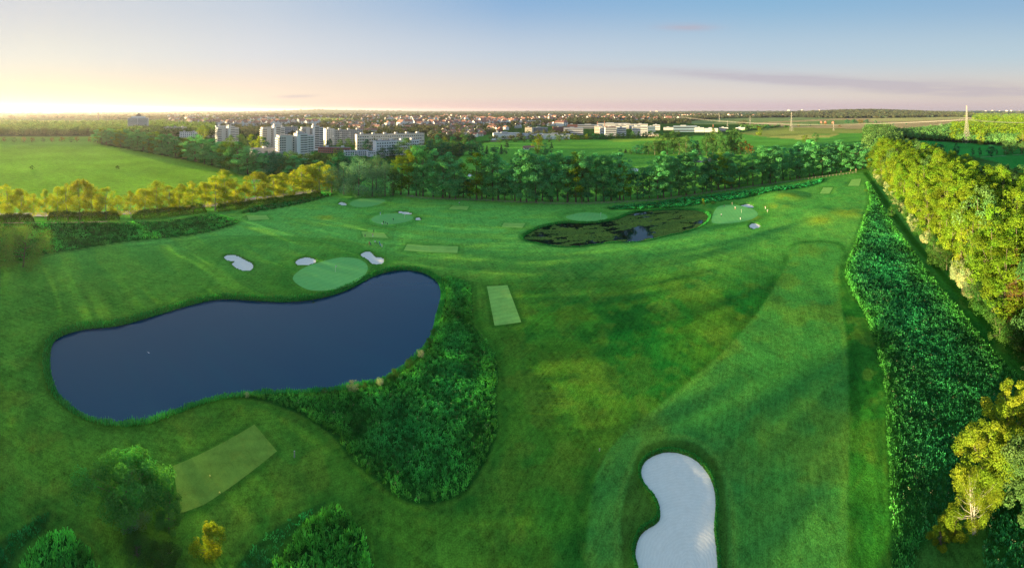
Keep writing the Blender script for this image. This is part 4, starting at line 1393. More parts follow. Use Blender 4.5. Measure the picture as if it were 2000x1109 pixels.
for px, b, t_, k in ((492, 296, 262, 'golden'), (508, 300, 266, 'golden'), (517, 300, 270, 'dark'), (470, 292, 262, 'broad'), (632, 292, 274, 'golden'), (644, 294, 272, 'dark'), (664, 290, 272, 'broad'), (680, 290, 270, 'broad'), (700, 291, 264, 'golden'),
                     (716, 294, 272, 'dark'), (732, 292, 270, 'dark'), (655, 302, 290, 'golden'), (668, 303, 288, 'golden'), (450, 290, 264, 'broad'), (395, 278, 245, 'golden'), (402, 276, 247, 'broad'), (700, 283, 270, 'broad'), (752, 300, 280, 'broad'), (766, 298, 278, 'broad'),
                     (810, 285, 272, 'golden'), (825, 288, 270, 'golden'), (840, 284, 268, 'dark'), (855, 280, 262, 'dark'), (870, 280, 266, 'golden'), (885, 282, 264, 'dark'), (905, 284, 262, 'broad'), (914, 282, 262, 'dark'), (860, 270, 256, 'dark'), (880, 268, 255, 'dark')):
    plant_px(k, px, b, t_, (b - t_) * 0.85, name='park_tree', label='leafy tree growing between the apartment buildings', group='trees between the apartment buildings')

# ------------------------------------------------------------------ buildings
CONC = simple('pale_concrete', (0.60, 0.55, 0.52), 0.85, 0.08, 0.5)
WHITE = simple('white_render', (0.78, 0.75, 0.73), 0.8, 0.06, 0.4)
CREAM = simple('cream_render', (0.70, 0.62, 0.52), 0.8, 0.08, 0.4)
GREY = simple('grey_panel', (0.34, 0.35, 0.37), 0.7, 0.08, 0.4)
DGREY = simple('dark_grey_roofing', (0.12, 0.12, 0.13), 0.8, 0.15, 0.4)
REDB = simple('red_brick', (0.33, 0.13, 0.10), 0.85, 0.15, 0.6)
REDROOF = simple('red_roof_tiles', (0.30, 0.14, 0.10), 0.8, 0.25, 0.8)
GLASS = simple('window_glass', (0.035, 0.045, 0.060), 0.15, 0.2, 0.3, spec=0.5)
BLUEG = simple('blue_facade_glass', (0.16, 0.24, 0.32), 0.2, 0.2, 0.3, spec=0.5)
WOODM = simple('weathered_wood', (0.30, 0.25, 0.19), 0.9, 0.25, 2.0)
STEEL = simple('galvanised_steel', (0.36, 0.34, 0.31), 0.6, 0.15, 2.0, 0.3)
ASPH = simple('asphalt', (0.17, 0.17, 0.20), 0.9, 0.1, 1.5)
GRAVEL = simple('gravel', (0.32, 0.25, 0.19), 0.95, 0.2, 2.0)
LINEP = simple('road_paint', (0.75, 0.75, 0.75), 0.8, 0.05, 2.0)


def boxes(bl):
    """(x0,x1,y0,y1,z0,z1,mat) -> V, F, material index"""
    V, F, M = [], [], []
    for x0, x1, y0, y1, z0, z1, m in bl:
        o = len(V)
        V += [(x0, y0, z0), (x1, y0, z0), (x1, y1, z0), (x0, y1, z0), (x0, y0, z1), (x1, y0, z1), (x1, y1, z1), (x0, y1, z1)]
        F += [(o, o + 3, o + 2, o + 1), (o + 4, o + 5, o + 6, o + 7), (o, o + 1, o + 5, o + 4), (o + 1, o + 2, o + 6, o + 5), (o + 2, o + 3, o + 7, o + 6), (o + 3, o, o + 4, o + 7)]
        M += [m] * 6
    return np.array(V, float), np.array(F), np.array(M)


def boxobj(name, bl, mats, parent=None, loc=None):
    V, F, M = boxes(bl)
    return link(name, mesh_np(name, V, F, mats, M), parent, loc)


WIN = {}


def win_mesh(w, h):
    k = (round(w, 1), round(h, 1))
    if k not in WIN:
        V, F, M = boxes([(-w / 2, w / 2, -0.06, 0.05, 0, h, 0), (-w / 2 - 0.12, w / 2 + 0.12, -0.16, -0.062, -0.16, -0.02, 1)])
        WIN[k] = mesh_np('window', V, F, [GLASS, WHITE], M)
    return WIN[k]


def windows(parent, x0, x1, y, z0, floors, fh, n, w=1.6, h=1.4, face=0, skip=0.0):
    """face 0: facing local -Y along x; 1: facing -X along y(x0..x1); 2: facing +X"""
    me = win_mesh(w, h)
    for f in range(floors):
        for i in range(n):
            if RNG.random() < skip:
                continue
            q = x0 + (i + 0.5) * (x1 - x0) / n
            o = link('window', me, parent)
            if face == 0:
                o.location = (q, y, z0 + f * fh)
            elif face == 1:
                o.location = (y, q, z0 + f * fh)
                o.rotation_euler = (0, 0, -PI / 2)
            else:
                o.location = (y, q, z0 + f * fh)
                o.rotation_euler = (0, 0, PI / 2)


def place(name, px, pyb, label, cat, yaw=0.0, group=None):
    x, y = gp(px, pyb)
    t = (px - PX0) / FOC
    e = empty(name, (x, y, gz(x, y)), -t + yaw)
    return tag(e, label, cat, group)


def tower(px, pyb, topy, wpx, label, yaw=0.25, floors=11, detail=True, roofbox=True, group='concrete tower blocks'):
    e = place('tower_block', px, pyb, label, 'tower block', yaw, group)
    d = dist(pyb)
    H = CAMH - (topy - PY0) / FOC * d
    w = wpx * d / FOC
    fh = (H - 3.2) / floors
    s = w / 43.0
    dep = 13 * s
    # left wing, stair core, right wing stepped forward, far right wing
    secs = [(-21.5 * s, -6 * s, -1, dep, H - 2.0), (-6 * s, -0.6 * s, 2.5 * s, dep + 1, H - 3.0), (-0.6 * s, 12.5 * s, -2.5 * s, dep - 2, H), (12.5 * s, 21.5 * s, 1.5 * s, dep, H - 2.4)]
    for i, (x0, x1, y0, y1, h) in enumerate(secs):
        boxobj('wall', [(x0, x1 - 0.02, y0, y1, -1, h, 0)], [CONC if i in (0, 1) else WHITE], e)
        boxobj('roof', [(x0 - 0.15, x1 + 0.1, y0 - 0.15, y1 + 0.15, h + 0.003, h + 0.7, 0), (x0 + 0.5, x1 - 0.5, y0 + 0.5, y1 - 0.5, h + 0.71, h + 0.74, 1)], [CONC, DGREY], e)
    # left wing: long balconies wrapping the left face, blank front wall
    x0, x1, y0, y1, h = secs[0]
    for f in range(floors - 1):
        z = 3.0 + f * fh
        boxobj('balcony', [(x0 - 1.5, x0 - 0.01, y0 + 0.5, y1 - 0.5, z - 0.25, z + 0.0, 0), (x0 - 1.5, x0 - 1.38, y0 + 0.5, y1 - 0.5, z + 0.003, z + 1.1, 0),
                           (x0 - 1.37, x0 - 0.01, y0 + 0.5, y0 + 0.6, z + 0.003, z + 1.1, 0)], [WHITE], e)
    windows(e, y0 + 1, y1 - 1, x0 - 0.01, 3.6, floors - 1, fh, 4, 2.0, 1.4, 1)
    windows(e, x0 + 0.4, x0 + 8 * s, y0 - 0.01, 3.6, floors - 1, fh, 3, 1.8, 1.3, 0)
    windows(e, -4.6 * s, -2.0 * s, secs[1][2] - 0.01, 3.0, floors - 1, fh, 1, 1.6, 1.5, 0)
    windows(e, secs[2][0] + 4.2 * s, secs[2][1] - 0.4, secs[2][2] - 0.01, 3.4, floors, fh, 5, 1.3, 1.5, 0)
    windows(e, secs[3][0] + 0.4, secs[3][1] - 0.4, secs[3][2] - 0.01, 3.4, floors - 1, fh, 4, 1.5, 1.5, 0)
    for f in range(1, floors):
        z = 2.6 + f * fh
        boxobj('balcony', [(secs[3][0] + 0.3, secs[3][1] - 0.3, secs[3][2] - 1.2, secs[3][2] - 0.01, z - 0.2, z, 0), (secs[3][0] + 0.3, secs[3][1] - 0.3, secs[3][2] - 1.2, secs[3][2] - 1.1, z + 0.003, z + 1.0, 0)], [WHITE], e)
        boxobj('sill_band', [(secs[2][0] + 4 * s, secs[2][1] - 0.2, secs[2][2] - 0.22, secs[2][2] - 0.012, z - 0.15, z + 0.55, 0)], [WHITE], e)
    if roofbox:
        boxobj('lift_housing', [(1.0 * s, 7 * s, 1.5, 7, H + 0.75, H + 3.2, 0)], [CONC], e)
        V, F = tube([(2 * s, 4, H + 3.2), (2 * s, 4, H + 7.5)], [0.12, 0.06], 5)
        link('antenna', mesh_np('antenna', V, F, [STEEL]), e)
    return e


tower(580, 313, 262, 72, 'nearest concrete tower block with blank grey stair wall and rows of windows', 0.30, 10)
tower(535, 296, 246.5, 46, 'tower block behind and left of the nearest one', 0.30, 12)
tower(611, 294, 246.5, 44, 'tower block rising behind the right shoulder of the nearest one', 0.22, 12)
tower(446, 282, 247.5, 44, 'tower block standing alone left of the group of three', 0.28, 9)


def slab(px, pyb, topy, wpx, label, yaw=0.0, floors=5, cols=16, mat=None, dep=12, group='long pale apartment blocks', boxesn=4, balc=True):
    e = place('apartment_block', px, pyb, label, 'apartment block', yaw, group)
    d = dist(pyb)
    H = CAMH - (topy - PY0) / FOC * d
    w = wpx * d / FOC / max(0.3, math.cos(yaw))
    fh = (H - 0.8) / floors
    boxobj('wall', [(-w / 2, w / 2, 0, dep, -1, H, 0)], [mat or WHITE], e)
    boxobj('roof', [(-w / 2 - 0.2, w / 2 + 0.2, -0.2, dep + 0.2, H + 0.003, H + 0.5, 0), (-w / 2 + 0.4, w / 2 - 0.4, 0.4, dep - 0.4, H + 0.51, H + 0.54, 1)], [mat or WHITE, DGREY], e)
    windows(e, -w / 2 + 0.6, w / 2 - 0.6, -0.012, 1.3, floors, fh, cols, min(2.0, w / cols * 0.6), 1.5, 0, 0.04)
    windows(e, 1.5, dep - 1.5, w / 2 + 0.012, 1.3, floors, fh, 2, 1.4, 1.4, 2)
    if balc:
        nb = max(2, cols // 4)
        for f in range(1, floors):
            for i in range(nb):
                q = -w / 2 + (i + 0.5) * w / nb
                z = f * fh
                boxobj('balcony', [(q - 1.9, q + 1.9, -1.5, -0.2, z, z + 0.15, 0), (q - 1.9, q + 1.9, -1.5, -1.4, z + 0.16, z + 1.1, 0)], [WHITE], e)
    for i in range(boxesn):
        q = -w / 2 + (i + 0.5) * w / boxesn
        boxobj('stair_housing', [(q - 2, q + 2, dep * 0.35, dep * 0.75, H + 0.55, H + 2.6, 0)], [CONC], e)
    return e


slab(674, 283, 254, 70, 'apartment block with stepped front just right of the tower blocks', 0.25, 7, 18, GREY, 12)
slab(645, 284, 252, 16, 'narrow white block end wall beside the tower blocks', 0.35, 8, 4, WHITE, 14, boxesn=1)
slab(765, 291, 262, 132, 'very long cream apartment block above the yellow crested trees', 0.32, 5, 30, CREAM, 12, boxesn=6)
slab(778, 303, 275, 84, 'lower grey blue apartment block in front of the very long cream one', 0.45, 5, 18, WHITE, 12, boxesn=4)
slab(343, 264, 248.5, 44, 'stepped pale block far left of the tower blocks', 0.2, 5, 12, CREAM, 12, boxesn=3, balc=False)
slab(388, 268, 257.5, 72, 'low long white block left of the lone tower', 0.2, 3, 18, WHITE, 12, boxesn=4, balc=False)
slab(437, 262, 246, 30, 'pale block behind the lone tower', 0.2, 5, 8, WHITE, 12, boxesn=2, balc=False)
slab(628, 268, 252, 30, 'pale block peeping out behind the towers', 0.2, 6, 8, CREAM, 12, boxesn=2, balc=False)
slab(545, 262, 243, 8, 'slim white stair tower behind the second tower block', 0.0, 6, 2, CREAM, 8, boxesn=0, balc=False)
slab(552, 266, 248, 60, 'low block between the tower blocks', 0.1, 5, 14, GREY, 12, boxesn=3, balc=False)
slab(520, 308, 291, 52, 'low grey school wing left of the nearest tower', 0.35, 2, 12, GREY, 14, group='low buildings below the towers', boxesn=1, balc=False)
slab(532, 316, 299, 62, 'lower front wing with dark windows at the foot of the nearest tower', 0.35, 2, 14, GREY, 12, group='low buildings below the towers', boxesn=0, balc=False)
slab(652, 299, 289, 62, 'long low brown roofed building right of the nearest tower', -0.2, 2, 14, REDB, 12, group='low buildings below the towers', boxesn=2, balc=False)
for px, b, w in ((686, 305, 24), (710, 304.5, 20), (728, 306, 20), (744, 308, 18)):
    slab(px, b, b - 9.5, w, 'white flat roofed row house above the grey willows', 0.2, 2, 5, WHITE, 10, group='white row houses above the willows', boxesn=0, balc=False)


# the lone tower at far left
def far_tower():
    e = place('tower_block', 269, 258, 'white high-rise with stepped roof and masts alone at the far left', 'tower block', -0.15)
    d = dist(258)
    w = 40 * d / FOC
    H = CAMH - (230 - PY0) / FOC * d
    fl = 12
    fh = H / fl
    boxobj('wall', [(-w / 2, w / 2, 0, 16, -1, H, 0)], [WHITE], e)
    boxobj('upper_storey', [(-w * 0.32, w * 0.34, 2, 14, H + 0.003, H + 4.2, 0)], [WHITE], e)
    boxobj('roof_housing', [(-w * 0.08, w * 0.14, 5, 11, H + 4.21, H + 9.0, 0), (-w * 0.02, w * 0.08, 6, 10, H + 9.01, H + 12.5, 0)], [DGREY], e)
    for f in range(fl):
        boxobj('window_band', [(-w / 2 + 0.4, -0.6, -0.15, -0.01, f * fh + 1.2, f * fh + 2.7, 0), (0.6, w / 2 - 0.4, -0.15, -0.01, f * fh + 1.2, f * fh + 2.7, 0)], [GLASS], e)
    for q, hh in ((-w * 0.3, 9), (w * 0.02, 9), (w * 0.3, 8)):
        V, F = tube([(q, 8, H + 4.2 if abs(q) > w * .1 else H + 12.4), (q, 8, H + 4.2 + hh + (8 if abs(q) < w * .1 else 0))], [0.25, 0.12], 5)
        link('mast', mesh_np('mast', V, F, [STEEL]), e)


far_tower()

# offices and warehouses beyond the far fairway
def office(px, pyb, topy, wpx, label, mat=None, floors=3, yaw=0.0, dep=22, band=True, roofm=None, group='office and factory buildings beyond the fairway'):
    e = place('office_building', px, pyb, label, 'building', yaw, group)
    d = dist(pyb)
    H = CAMH - (topy - PY0) / FOC * d
    w = wpx * d / FOC
    fh = H / floors
    boxobj('wall', [(-w / 2, w / 2, 0, dep, -1, H, 0)], [mat or WHITE], e)
    boxobj('roof', [(-w / 2 - 0.3, w / 2 + 0.3, -0.3, dep + 0.3, H + 0.003, H + 0.6, 0)], [roofm or GREY], e)
    if band:
        for f in range(floors):
            boxobj('window_band', [(-w / 2 + 0.8, w / 2 - 0.8, -0.12, -0.01, f * fh + fh * 0.32, f * fh + fh * 0.72, 0),
                                   (-w / 2 - 0.12, -w / 2 - 0.01, 1, dep - 1, f * fh + fh * 0.32, f * fh + fh * 0.72, 0)], [GLASS], e)
    boxobj('roof_housing', [(-w * 0.2, w * 0.05, dep * 0.3, dep * 0.7, H + 0.61, H + 2.8, 0)], [GREY], e)
    return e


office(990, 271.5, 261, 52, 'long low white warehouse left of the gabled block', WHITE, 1, 0.1, 30, False, GREY)
office(1040, 271, 262, 42, 'white warehouse wing to the right of the long low one', WHITE, 1, 0.0, 26, False)
office(1087, 272, 263, 52, 'low white hall between warehouse and red building', WHITE, 1, 0.0, 20, False)
office(1032, 260, 249, 14, 'apricot gabled block behind the warehouses', CREAM, 4, -0.3, 14, True, REDROOF)
office(1055, 259, 249.5, 30, 'grey block next to the apricot one', GREY, 4, 0.1, 14)
office(1097, 259, 248.5, 34, 'red brick factory wing', REDB, 4, 0.1, 18, True, REDROOF)
office(1118, 256, 243.5, 20, 'tall middle part of the red factory', REDB, 5, 0.0, 18, True, REDROOF)
office(1120, 263, 250.5, 38, 'white office with two dark window bands below the red factory', WHITE, 3, 0.0, 24)
office(1152, 251, 244, 50, 'long grey factory hall behind the offices', GREY, 2, 0.0, 30)
office(1196, 248, 241, 60, 'white hall behind the offices, under two chimneys', WHITE, 2, 0.0, 30)
office(1168, 260, 246.5, 14, 'reddish office end block', CREAM, 5, -0.2, 18)
office(1180, 262, 250, 16, 'pinkish white office block', WHITE, 4, 0.1, 22)
office(1193, 266, 248.5, 22, 'tall white office block with a red cornice', WHITE, 5, 0.1, 22, True, REDB)
office(1214, 265.5, 250, 18, 'white office block with four window bands', WHITE, 4, 0.0, 22)
office(1212, 252, 244, 22, 'white office behind the banded one', WHITE, 2, 0.0, 20)
office(1230, 251, 242.5, 24, 'taller office behind the white wedge', WHITE, 3, 0.0, 20)
office(1250, 265, 248, 30, 'broad white office block in the middle of the quarter', WHITE, 5, 0.05, 26)
office(1252, 253, 242.5, 26, 'office block on the skyline of the quarter', WHITE, 3, 0.0, 20)
office(1272, 257, 247, 16, 'grey glazed office right of the broad one', BLUEG, 3, 0.0, 20)
office(1282, 254, 244, 14, 'white striped office at the right shoulder of the quarter', WHITE, 3, 0.0, 22)
office(1306, 254, 249, 20, 'low white office right of the skyline blocks', WHITE, 2, 0.0, 18)
office(1338, 257.5, 246.5, 46, 'long blue glass fronted hall', BLUEG, 2, 0.0, 26)
office(1366, 258, 249.5, 18, 'white office right of the blue glass hall', WHITE, 3, 0.0, 20)
office(1389, 258, 251, 26, 'white hall in the right part of the quarter', WHITE, 2, 0.0, 20)
office(1413, 256, 249.5, 18, 'small white hall near the thin pylon', WHITE, 2, 0.0, 18)
office(1446, 256, 249.5, 18, 'rightmost pair of white halls', WHITE, 2, 0.0, 18)
office(1275, 266.5, 262, 24, 'low garage row in front of the offices', CREAM, 1, 0.0, 12, False)
office(936, 258, 254.5, 20, 'long pale shed among the town trees', WHITE, 1, 0.0, 20, False)
office(1040, 243, 236, 34, 'big sunlit apricot building in the town behind', CREAM, 4, 0.1, 30)
office(940, 239.5, 234, 30, 'wide pale building on the edge of the far woods', CREAM, 3, 0.0, 30)
office(1022, 240, 233, 12, 'apricot tower like house in the town behind', CREAM, 4, 0.0, 20)
office(893, 238.5, 233.5, 14, 'sunlit beige building far off in the town', CREAM, 3, 0.0, 20)
office(1012, 250, 246, 14, 'flat pale house in the trees left of the apricot block', WHITE, 2, 0.0, 14)
office(700, 237, 235, 26, 'pale factory shed near the far yellow field', WHITE, 1, 0.0, 20, False)


def chimney(px, pyb, topy, label, r=1.2, mat=None):
    d = dist(pyb)
    x, y = gp(px, pyb)
    H = CAMH - (topy - PY0) / FOC * d
    V1, F1 = tube([(0, 0, -1), (0, 0, H * 0.5), (0, 0, H - 1.2)], [r, r * 0.85, r * 0.75], 10)
    V2, F2 = tube([(0, 0, H - 1.2), (0, 0, H)], [r * 0.95, r * 0.95], 10)
    V, F = merge([(V1, F1), (V2, F2)])
    o = link('chimney', mesh_np('chimney', V, F, [mat or REDB], None, None, True), None, (x, y, gz(x, y)))
    tag(o, label, 'chimney')


chimney(192, 236, 219, 'slim dark chimney far beyond the left woods', 3.2, DGREY)
chimney(1167, 252, 237, 'left of two thin chimneys behind the offices', 1.0)
chimney(1181, 252, 236, 'right of two thin chimneys behind the offices', 1.0)
chimney(1393, 256, 243, 'short red chimney beside the right halls', 1.2)

# clubhouse and range shed
e = place('clubhouse', 1034, 292, 'open sided clubhouse with a dark red roof on the far fairway', 'clubhouse', 0.35)
boxobj('wall', [(-7.5, 0, 0, 6, 0, 3.0, 0)], [WHITE], e)
bm = bmesh.new()
for yv in (-1.2, 7.2):
    pass
V = np.array([(-9, -1.6, 2.9), (8.5, -1.6, 2.9), (8.5, 7.6, 2.9), (-9, 7.6, 2.9), (-8.4, 3, 5.6), (8, 3, 5.6), (-9, -1.6, 3.1), (8.5, -1.6, 3.1)], float)
bm.free()
F = np.array([(0, 1, 5, 4), (2, 3, 4, 5), (0, 4, 3, 3), (1, 2, 5, 5), (3, 2, 1, 0)])
Ft = np.array([(0, 1, 5), (0, 5, 4), (2, 3, 4), (2, 4, 5), (0, 4, 3), (1, 2, 5), (3, 2, 1), (3, 1, 0)])
link('roof', mesh_np('roof', V[:6], Ft, [REDROOF]), e)
for q in (1.5, 4.5, 7.5):
    for yy in (-0.8, 6.6):
        boxobj('post', [(q - 0.15, q + 0.15, yy - 0.15, yy + 0.15, 0, 2.9, 0)], [STEEL], e)
for q in (-5.5, -2.5):
    link('window', win_mesh(1.6, 1.4), e, (q, -0.02, 1.0))
e = place('range_shed', 968, 277, 'long low wooden shed with a white box on its roof', 'shed', 0.0)
boxobj('wall', [(-9, 9, 0, 5, 0, 3.2, 0)], [WOODM], e)
boxobj('roof', [(-9.3, 9.3, -0.4, 5.4, 3.203, 3.5, 0)], [GREY], e)
boxobj('roof_cabin', [(-7, 0, 1, 4, 3.503, 5.8, 0)], [WHITE], e)

# houses of the town: individually placed, about 280 of them
def house_mesh(w, dp, h, r, wall, roofm):
    V = [(-w, -dp, 0), (w, -dp, 0), (w, dp, 0), (-w, dp, 0), (-w, -dp, h), (w, -dp, h), (w, dp, h), (-w, dp, h), (-w, 0, h + r), (w, 0, h + r)]
    o = 0.4
    V += [(-w - o, -dp - o, h - 0.15), (w + o, -dp - o, h - 0.15), (w + o, 0, h + r + 0.12), (-w - o, 0, h + r + 0.12), (w + o, dp + o, h - 0.15), (-w - o, dp + o, h - 0.15)]
    F = [(0, 1, 5, 4), (1, 2, 6, 5), (2, 3, 7, 6), (3, 0, 4, 7), (5, 6, 9, 9), (7, 4, 8, 8), (10, 11, 12, 13), (14, 15, 13, 12)]
    M = [0, 0, 0, 0, 0, 0, 1, 1]
    bv, bf, bmi = boxes([(-w * 0.7, -w * 0.4, -dp - 0.06, -dp + 0.1, 1.0, 2.2, 2), (w * 0.1, w * 0.5, -dp - 0.06, -dp + 0.1, 1.0, 2.2, 2), (-w * 0.7, -w * 0.4, -dp - 0.06, -dp + 0.1, 3.6, 4.8, 2), (w * 0.1, w * 0.5, -dp - 0.06, -dp + 0.1, 3.6, 4.8, 2),
                         (w * 0.3, w * 0.45, -0.4, 0.4, h + r * 0.5, h + r + 1.1, 1)])
    fl = []
    for f in F:
        fl.append(f)
    VV = np.vstack([np.array(V, float), bv])
    bm_ = bmesh.new()
    vs = [bm_.verts.new(v) for v in VV]
    for f, m in list(zip(F, M)) + [(tuple(q + len(V) for q in f), m) for f, m in zip(bf.tolist(), bmi.tolist())]:
        f = tuple(dict.fromkeys(f))
        fc = bm_.faces.new([vs[q] for q in f])
        fc.material_index = m
    me = bpy.data.meshes.new('house')
    bm_.to_mesh(me)
    bm_.free()
    me.polygons.foreach_set('use_smooth', np.zeros(len(me.polygons), dtype=bool))
    for m in (wall, roofm, GLASS):
        me.materials.append(m)
    return me


HM = [house_mesh(5.5, 4.5, 5.2, 3.6, WHITE, REDROOF), house_mesh(7, 5, 5.6, 3.8, CREAM, REDROOF), house_mesh(4.6, 4.5, 5, 3.4, WHITE, DGREY), house_mesh(6, 4.5, 5.4, 3.6, REDB, REDROOF), house_mesh(9, 5, 6.2, 3.5, WHITE, REDROOF)]
rngh = np.random.default_rng(77)
cnt = 0
tries = 0
HP = []
blocked = NOTREE[:1]
while cnt < 270 and tries < 6000:
    tries += 1
    px = rngh.uniform(620, 1075)
    v = rngh.uniform(17, 52)
    if v > 44 and not (820 < px < 950):
        continue
    if px < 700 and v > 34:
        continue
    x, y = gp(px, PY0 + v)
    if vnoise(np.array(x / 140), np.array(y / 140), 4) < 0.36:
        continue
    if any(inside(np.array([x]), np.array([y]), b)[0] for b in NOTREE) or any((x - a) ** 2 + (y - b) ** 2 < 200 for a, b in HP):
        continue
    HP.append((x, y))
    o = link('house', HM[rngh.integers(0, 5)], None, (x, y, 0))
    o.rotation_euler = (0, 0, rngh.uniform(-0.6, 0.6) + (PI / 2 if rngh.random() < .4 else 0))
    s = rngh.uniform(0.95, 1.35)
    o.scale = (s, s, s)
    tag(o, 'small gabled house among the trees of the town behind the apartment blocks', 'house', 'gabled houses of the town')
    cnt += 1
for px, b, lab in ((1612, 240.5, 'red roofed farmhouse in the pale fields at the right'), (1627, 241, 'second farmhouse right of the red roofed one'), (1604, 240.5, 'small farm shed left of the farmhouse'), (888, 253, 'white gabled house, left of a pair in the town'), (902, 253, 'white gabled house, right of a pair in the town'),
                   (746, 257, 'pale gabled house above the very long cream block')):
    x, y = gp(px, b)
    o = link('house', HM[3 if px > 1500 else 0], None, (x, y, 0))
    o.scale = (1.15, 1.15, 1.15)
    o.rotation_euler = (0, 0, 0.5)
    tag(o, lab, 'house')

# the rest of the town, far beyond counting: one mass of roofs
def roof_mass():
    rng = np.random.default_rng(31)
    VV, FF, MM, o = [], [], [], 0
    src = []
    for me in HM:
        co = np.empty(len(me.vertices) * 3)
        me.vertices.foreach_get('co', co)
        src.append((co.reshape(-1, 3), [tuple(p.vertices) for p in me.polygons], [p.material_index for p in me.polygons]))
    n = 0
    while n < 900:
        px, v = rng.uniform(330, 1560), rng.uniform(9.0, 30.0)
        if px > 1110 and v > 19:
            continue
        if px > 1340 and v > 12.5:
            continue
        x, y = gp(px, PY0 + v)
        X_, Y_ = np.array([x]), np.array([y])
        if any(inside(X_, Y_, b)[0] for b in NOTREE) or any(inside(X_, Y_, b[0])[0] for b in FIELDS):
            continue
        if vnoise(np.array(x / 320), np.array(y / 320), 14) < 0.42:
            continue
        co, fs, ms = src[rng.integers(0, 5)]
        a, s = rng.uniform(0, 3.14), rng.uniform(1.1, 2.2)
        ca, sa = math.cos(a), math.sin(a)
        V = np.stack([(co[:, 0] * ca - co[:, 1] * sa) * s + x, (co[:, 0] * sa + co[:, 1] * ca) * s + y, co[:, 2] * s * 1.15], 1)
        VV.append(V)
        for f_, m_ in zip(fs, ms):
            FF.append(tuple(q + o for q in f_))
            MM.append(m_)
        o += len(V)
        n += 1
    me = bpy.data.meshes.new('distant_houses')
    me.from_pydata(np.vstack(VV).tolist(), [], FF)
    for m in (WHITE, REDROOF, GLASS):
        me.materials.append(m)
    me.polygons.foreach_set('material_index', MM)
    me.polygons.foreach_set('use_smooth', np.zeros(len(MM), dtype=bool))
    tag(link('distant_houses', me), 'far roofs and walls of the town thinning out toward the horizon', kind='stuff')


roof_mass()

# distant city on the right horizon: a few pale big blocks
for i, px in enumerate((1270, 1282, 1296, 1540, 1566, 1600, 1925, 1938, 1952, 1966, 1975, 1990)):
    b = 219.5 if px < 1900 else 219.0
    x, y = gp(px, b)
    d = dist(b)
    w = RNG.uniform(18, 45)
    hgt = RNG.uniform(12, 38)
    o = boxobj('distant_building', [(-w, w, -20, 20, 0, hgt, 0), (-w * .4, w * .3, -14, 14, hgt, hgt * 1.3, 0)], [CREAM], None, (x, y, gz(x, y)))
    o.rotation_euler = (0, 0, -(px - PX0) / FOC)
    tag(o, 'tiny pale building of the distant city on the horizon', 'building', 'distant city buildings on the horizon')

# ------------------------------------------------------------------ pylons and wires
def bar_mesh(segs, r, sides=4):
    return merge([tube([a, b], [r if isinstance(r, float) else r[i], r if isinstance(r, float) else r[i]], sides) for i, (a, b) in enumerate(segs)])


def pylon(px, pyb, topy, label, armlen=9.0, r=0.22, yaw=0.0, arms=(0.60, 0.8)):
    x, y = gp(px, pyb)
    d = dist(pyb)
    H = CAMH - (topy - PY0) / FOC * d
    e = empty('pylon', (x, y, gz(x, y)), -(px - PX0) / FOC + yaw)
    tag(e, label, 'pylon', 'power pylons')
    hw = lambda q: np.interp(q, [0, .32, .6, 1], [H * .085, H * .045, H * .022, H * .008])
    L = []
    lev = [0, .1, .19, .27, .34, .41, .47, .53, .59, .65, .71, .77, .83, .89, .95, 1.0]
    for a, b in zip(lev[:-1], lev[1:]):
        wa, wb = hw(a), hw(b)
        ca = [(sx * wa, sy * wa, a * H) for sx, sy in ((-1, -1), (1, -1), (1, 1), (-1, 1))]
        cb = [(sx * wb, sy * wb, b * H) for sx, sy in ((-1, -1), (1, -1), (1, 1), (-1, 1))]
        for i in range(4):
            L.append((ca[i], cb[i]))
            L.append((ca[i], cb[(i + 1) % 4]))
            L.append((ca[(i + 1) % 4], cb[i]))
            L.append((cb[i], cb[(i + 1) % 4]))
    V, F = bar_mesh(L, r)
    link('lattice_mast', mesh_np('lattice_mast', V, F, [STEEL]), e)
    for q in arms:
        al = armlen * (1.15 if q == arms[0] else 0.8)
        z = q * H
        w = float(hw(q))
        A = []
        for s in (-1, 1):
            for sy in (-1, 1):
                A.append(((s * w, sy * w, z), (s * al, 0, z)))
                A.append(((s * w, sy * w, z + H * .03), (s * al, 0, z)))
            for k in range(1, 5):
                xk = s * (w + (al - w) * k / 5)
                A.append(((xk, 0, z), (xk, 0, z + H * .03 * (1 - k / 5))))
            A.append(((s * al, 0, z), (s * al, 0, z - H * .035)))
            A.append(((s * al * .55, 0, z), (s * al * .55, 0, z - H * .035)))
        V, F = bar_mesh(A, r * 0.8)
        link('cross_arm', mesh_np('cross_arm', V, F, [STEEL]), e)
    return (x, y, H, arms, armlen, e.rotation_euler[2])


P1 = pylon(1888, 279, 206, 'large lattice pylon in the field behind the wood', 13, 0.14, 0.6, (0.66,))
P2 = pylon(1546, 256, 219, 'lattice pylon beyond the fairway, left of the farmhouses', 9, 0.10, 0.7, (0.62, 0.8))
P3 = pylon(1628, 255, 240, 'small pale pylon in front of the fields, left of the wood', 5, 0.08, 0.3, (0.75,))
P4 = pylon(1405, 238.5, 222, 'left one of the two faint far pylons', 12, 0.12, 0.3, (0.6, 0.8))
P5 = pylon(1465, 243, 226, 'right one of the two faint far pylons', 11, 0.12, 0.3, (0.6, 0.8))
P6 = pylon(1421, 247, 234, 'slim pylon mast by the right halls', 6, 0.09, 0.3, (0.75,))
P7 = pylon(1836, 256, 240, 'low pylon half hidden in the trees left of the large pylon', 7, 0.1, 0.5, (0.7, 0.85))


def tips(P):
    x, y, H, arms, al, rz = P
    T = []
    for q in arms[:1]:
        for s in (-1, -0.55, 0.55, 1):
            l = al * 1.15 * s
            T.append((x + math.cos(rz) * l, y + math.sin(rz) * l, q * H - H * .035))
    return T


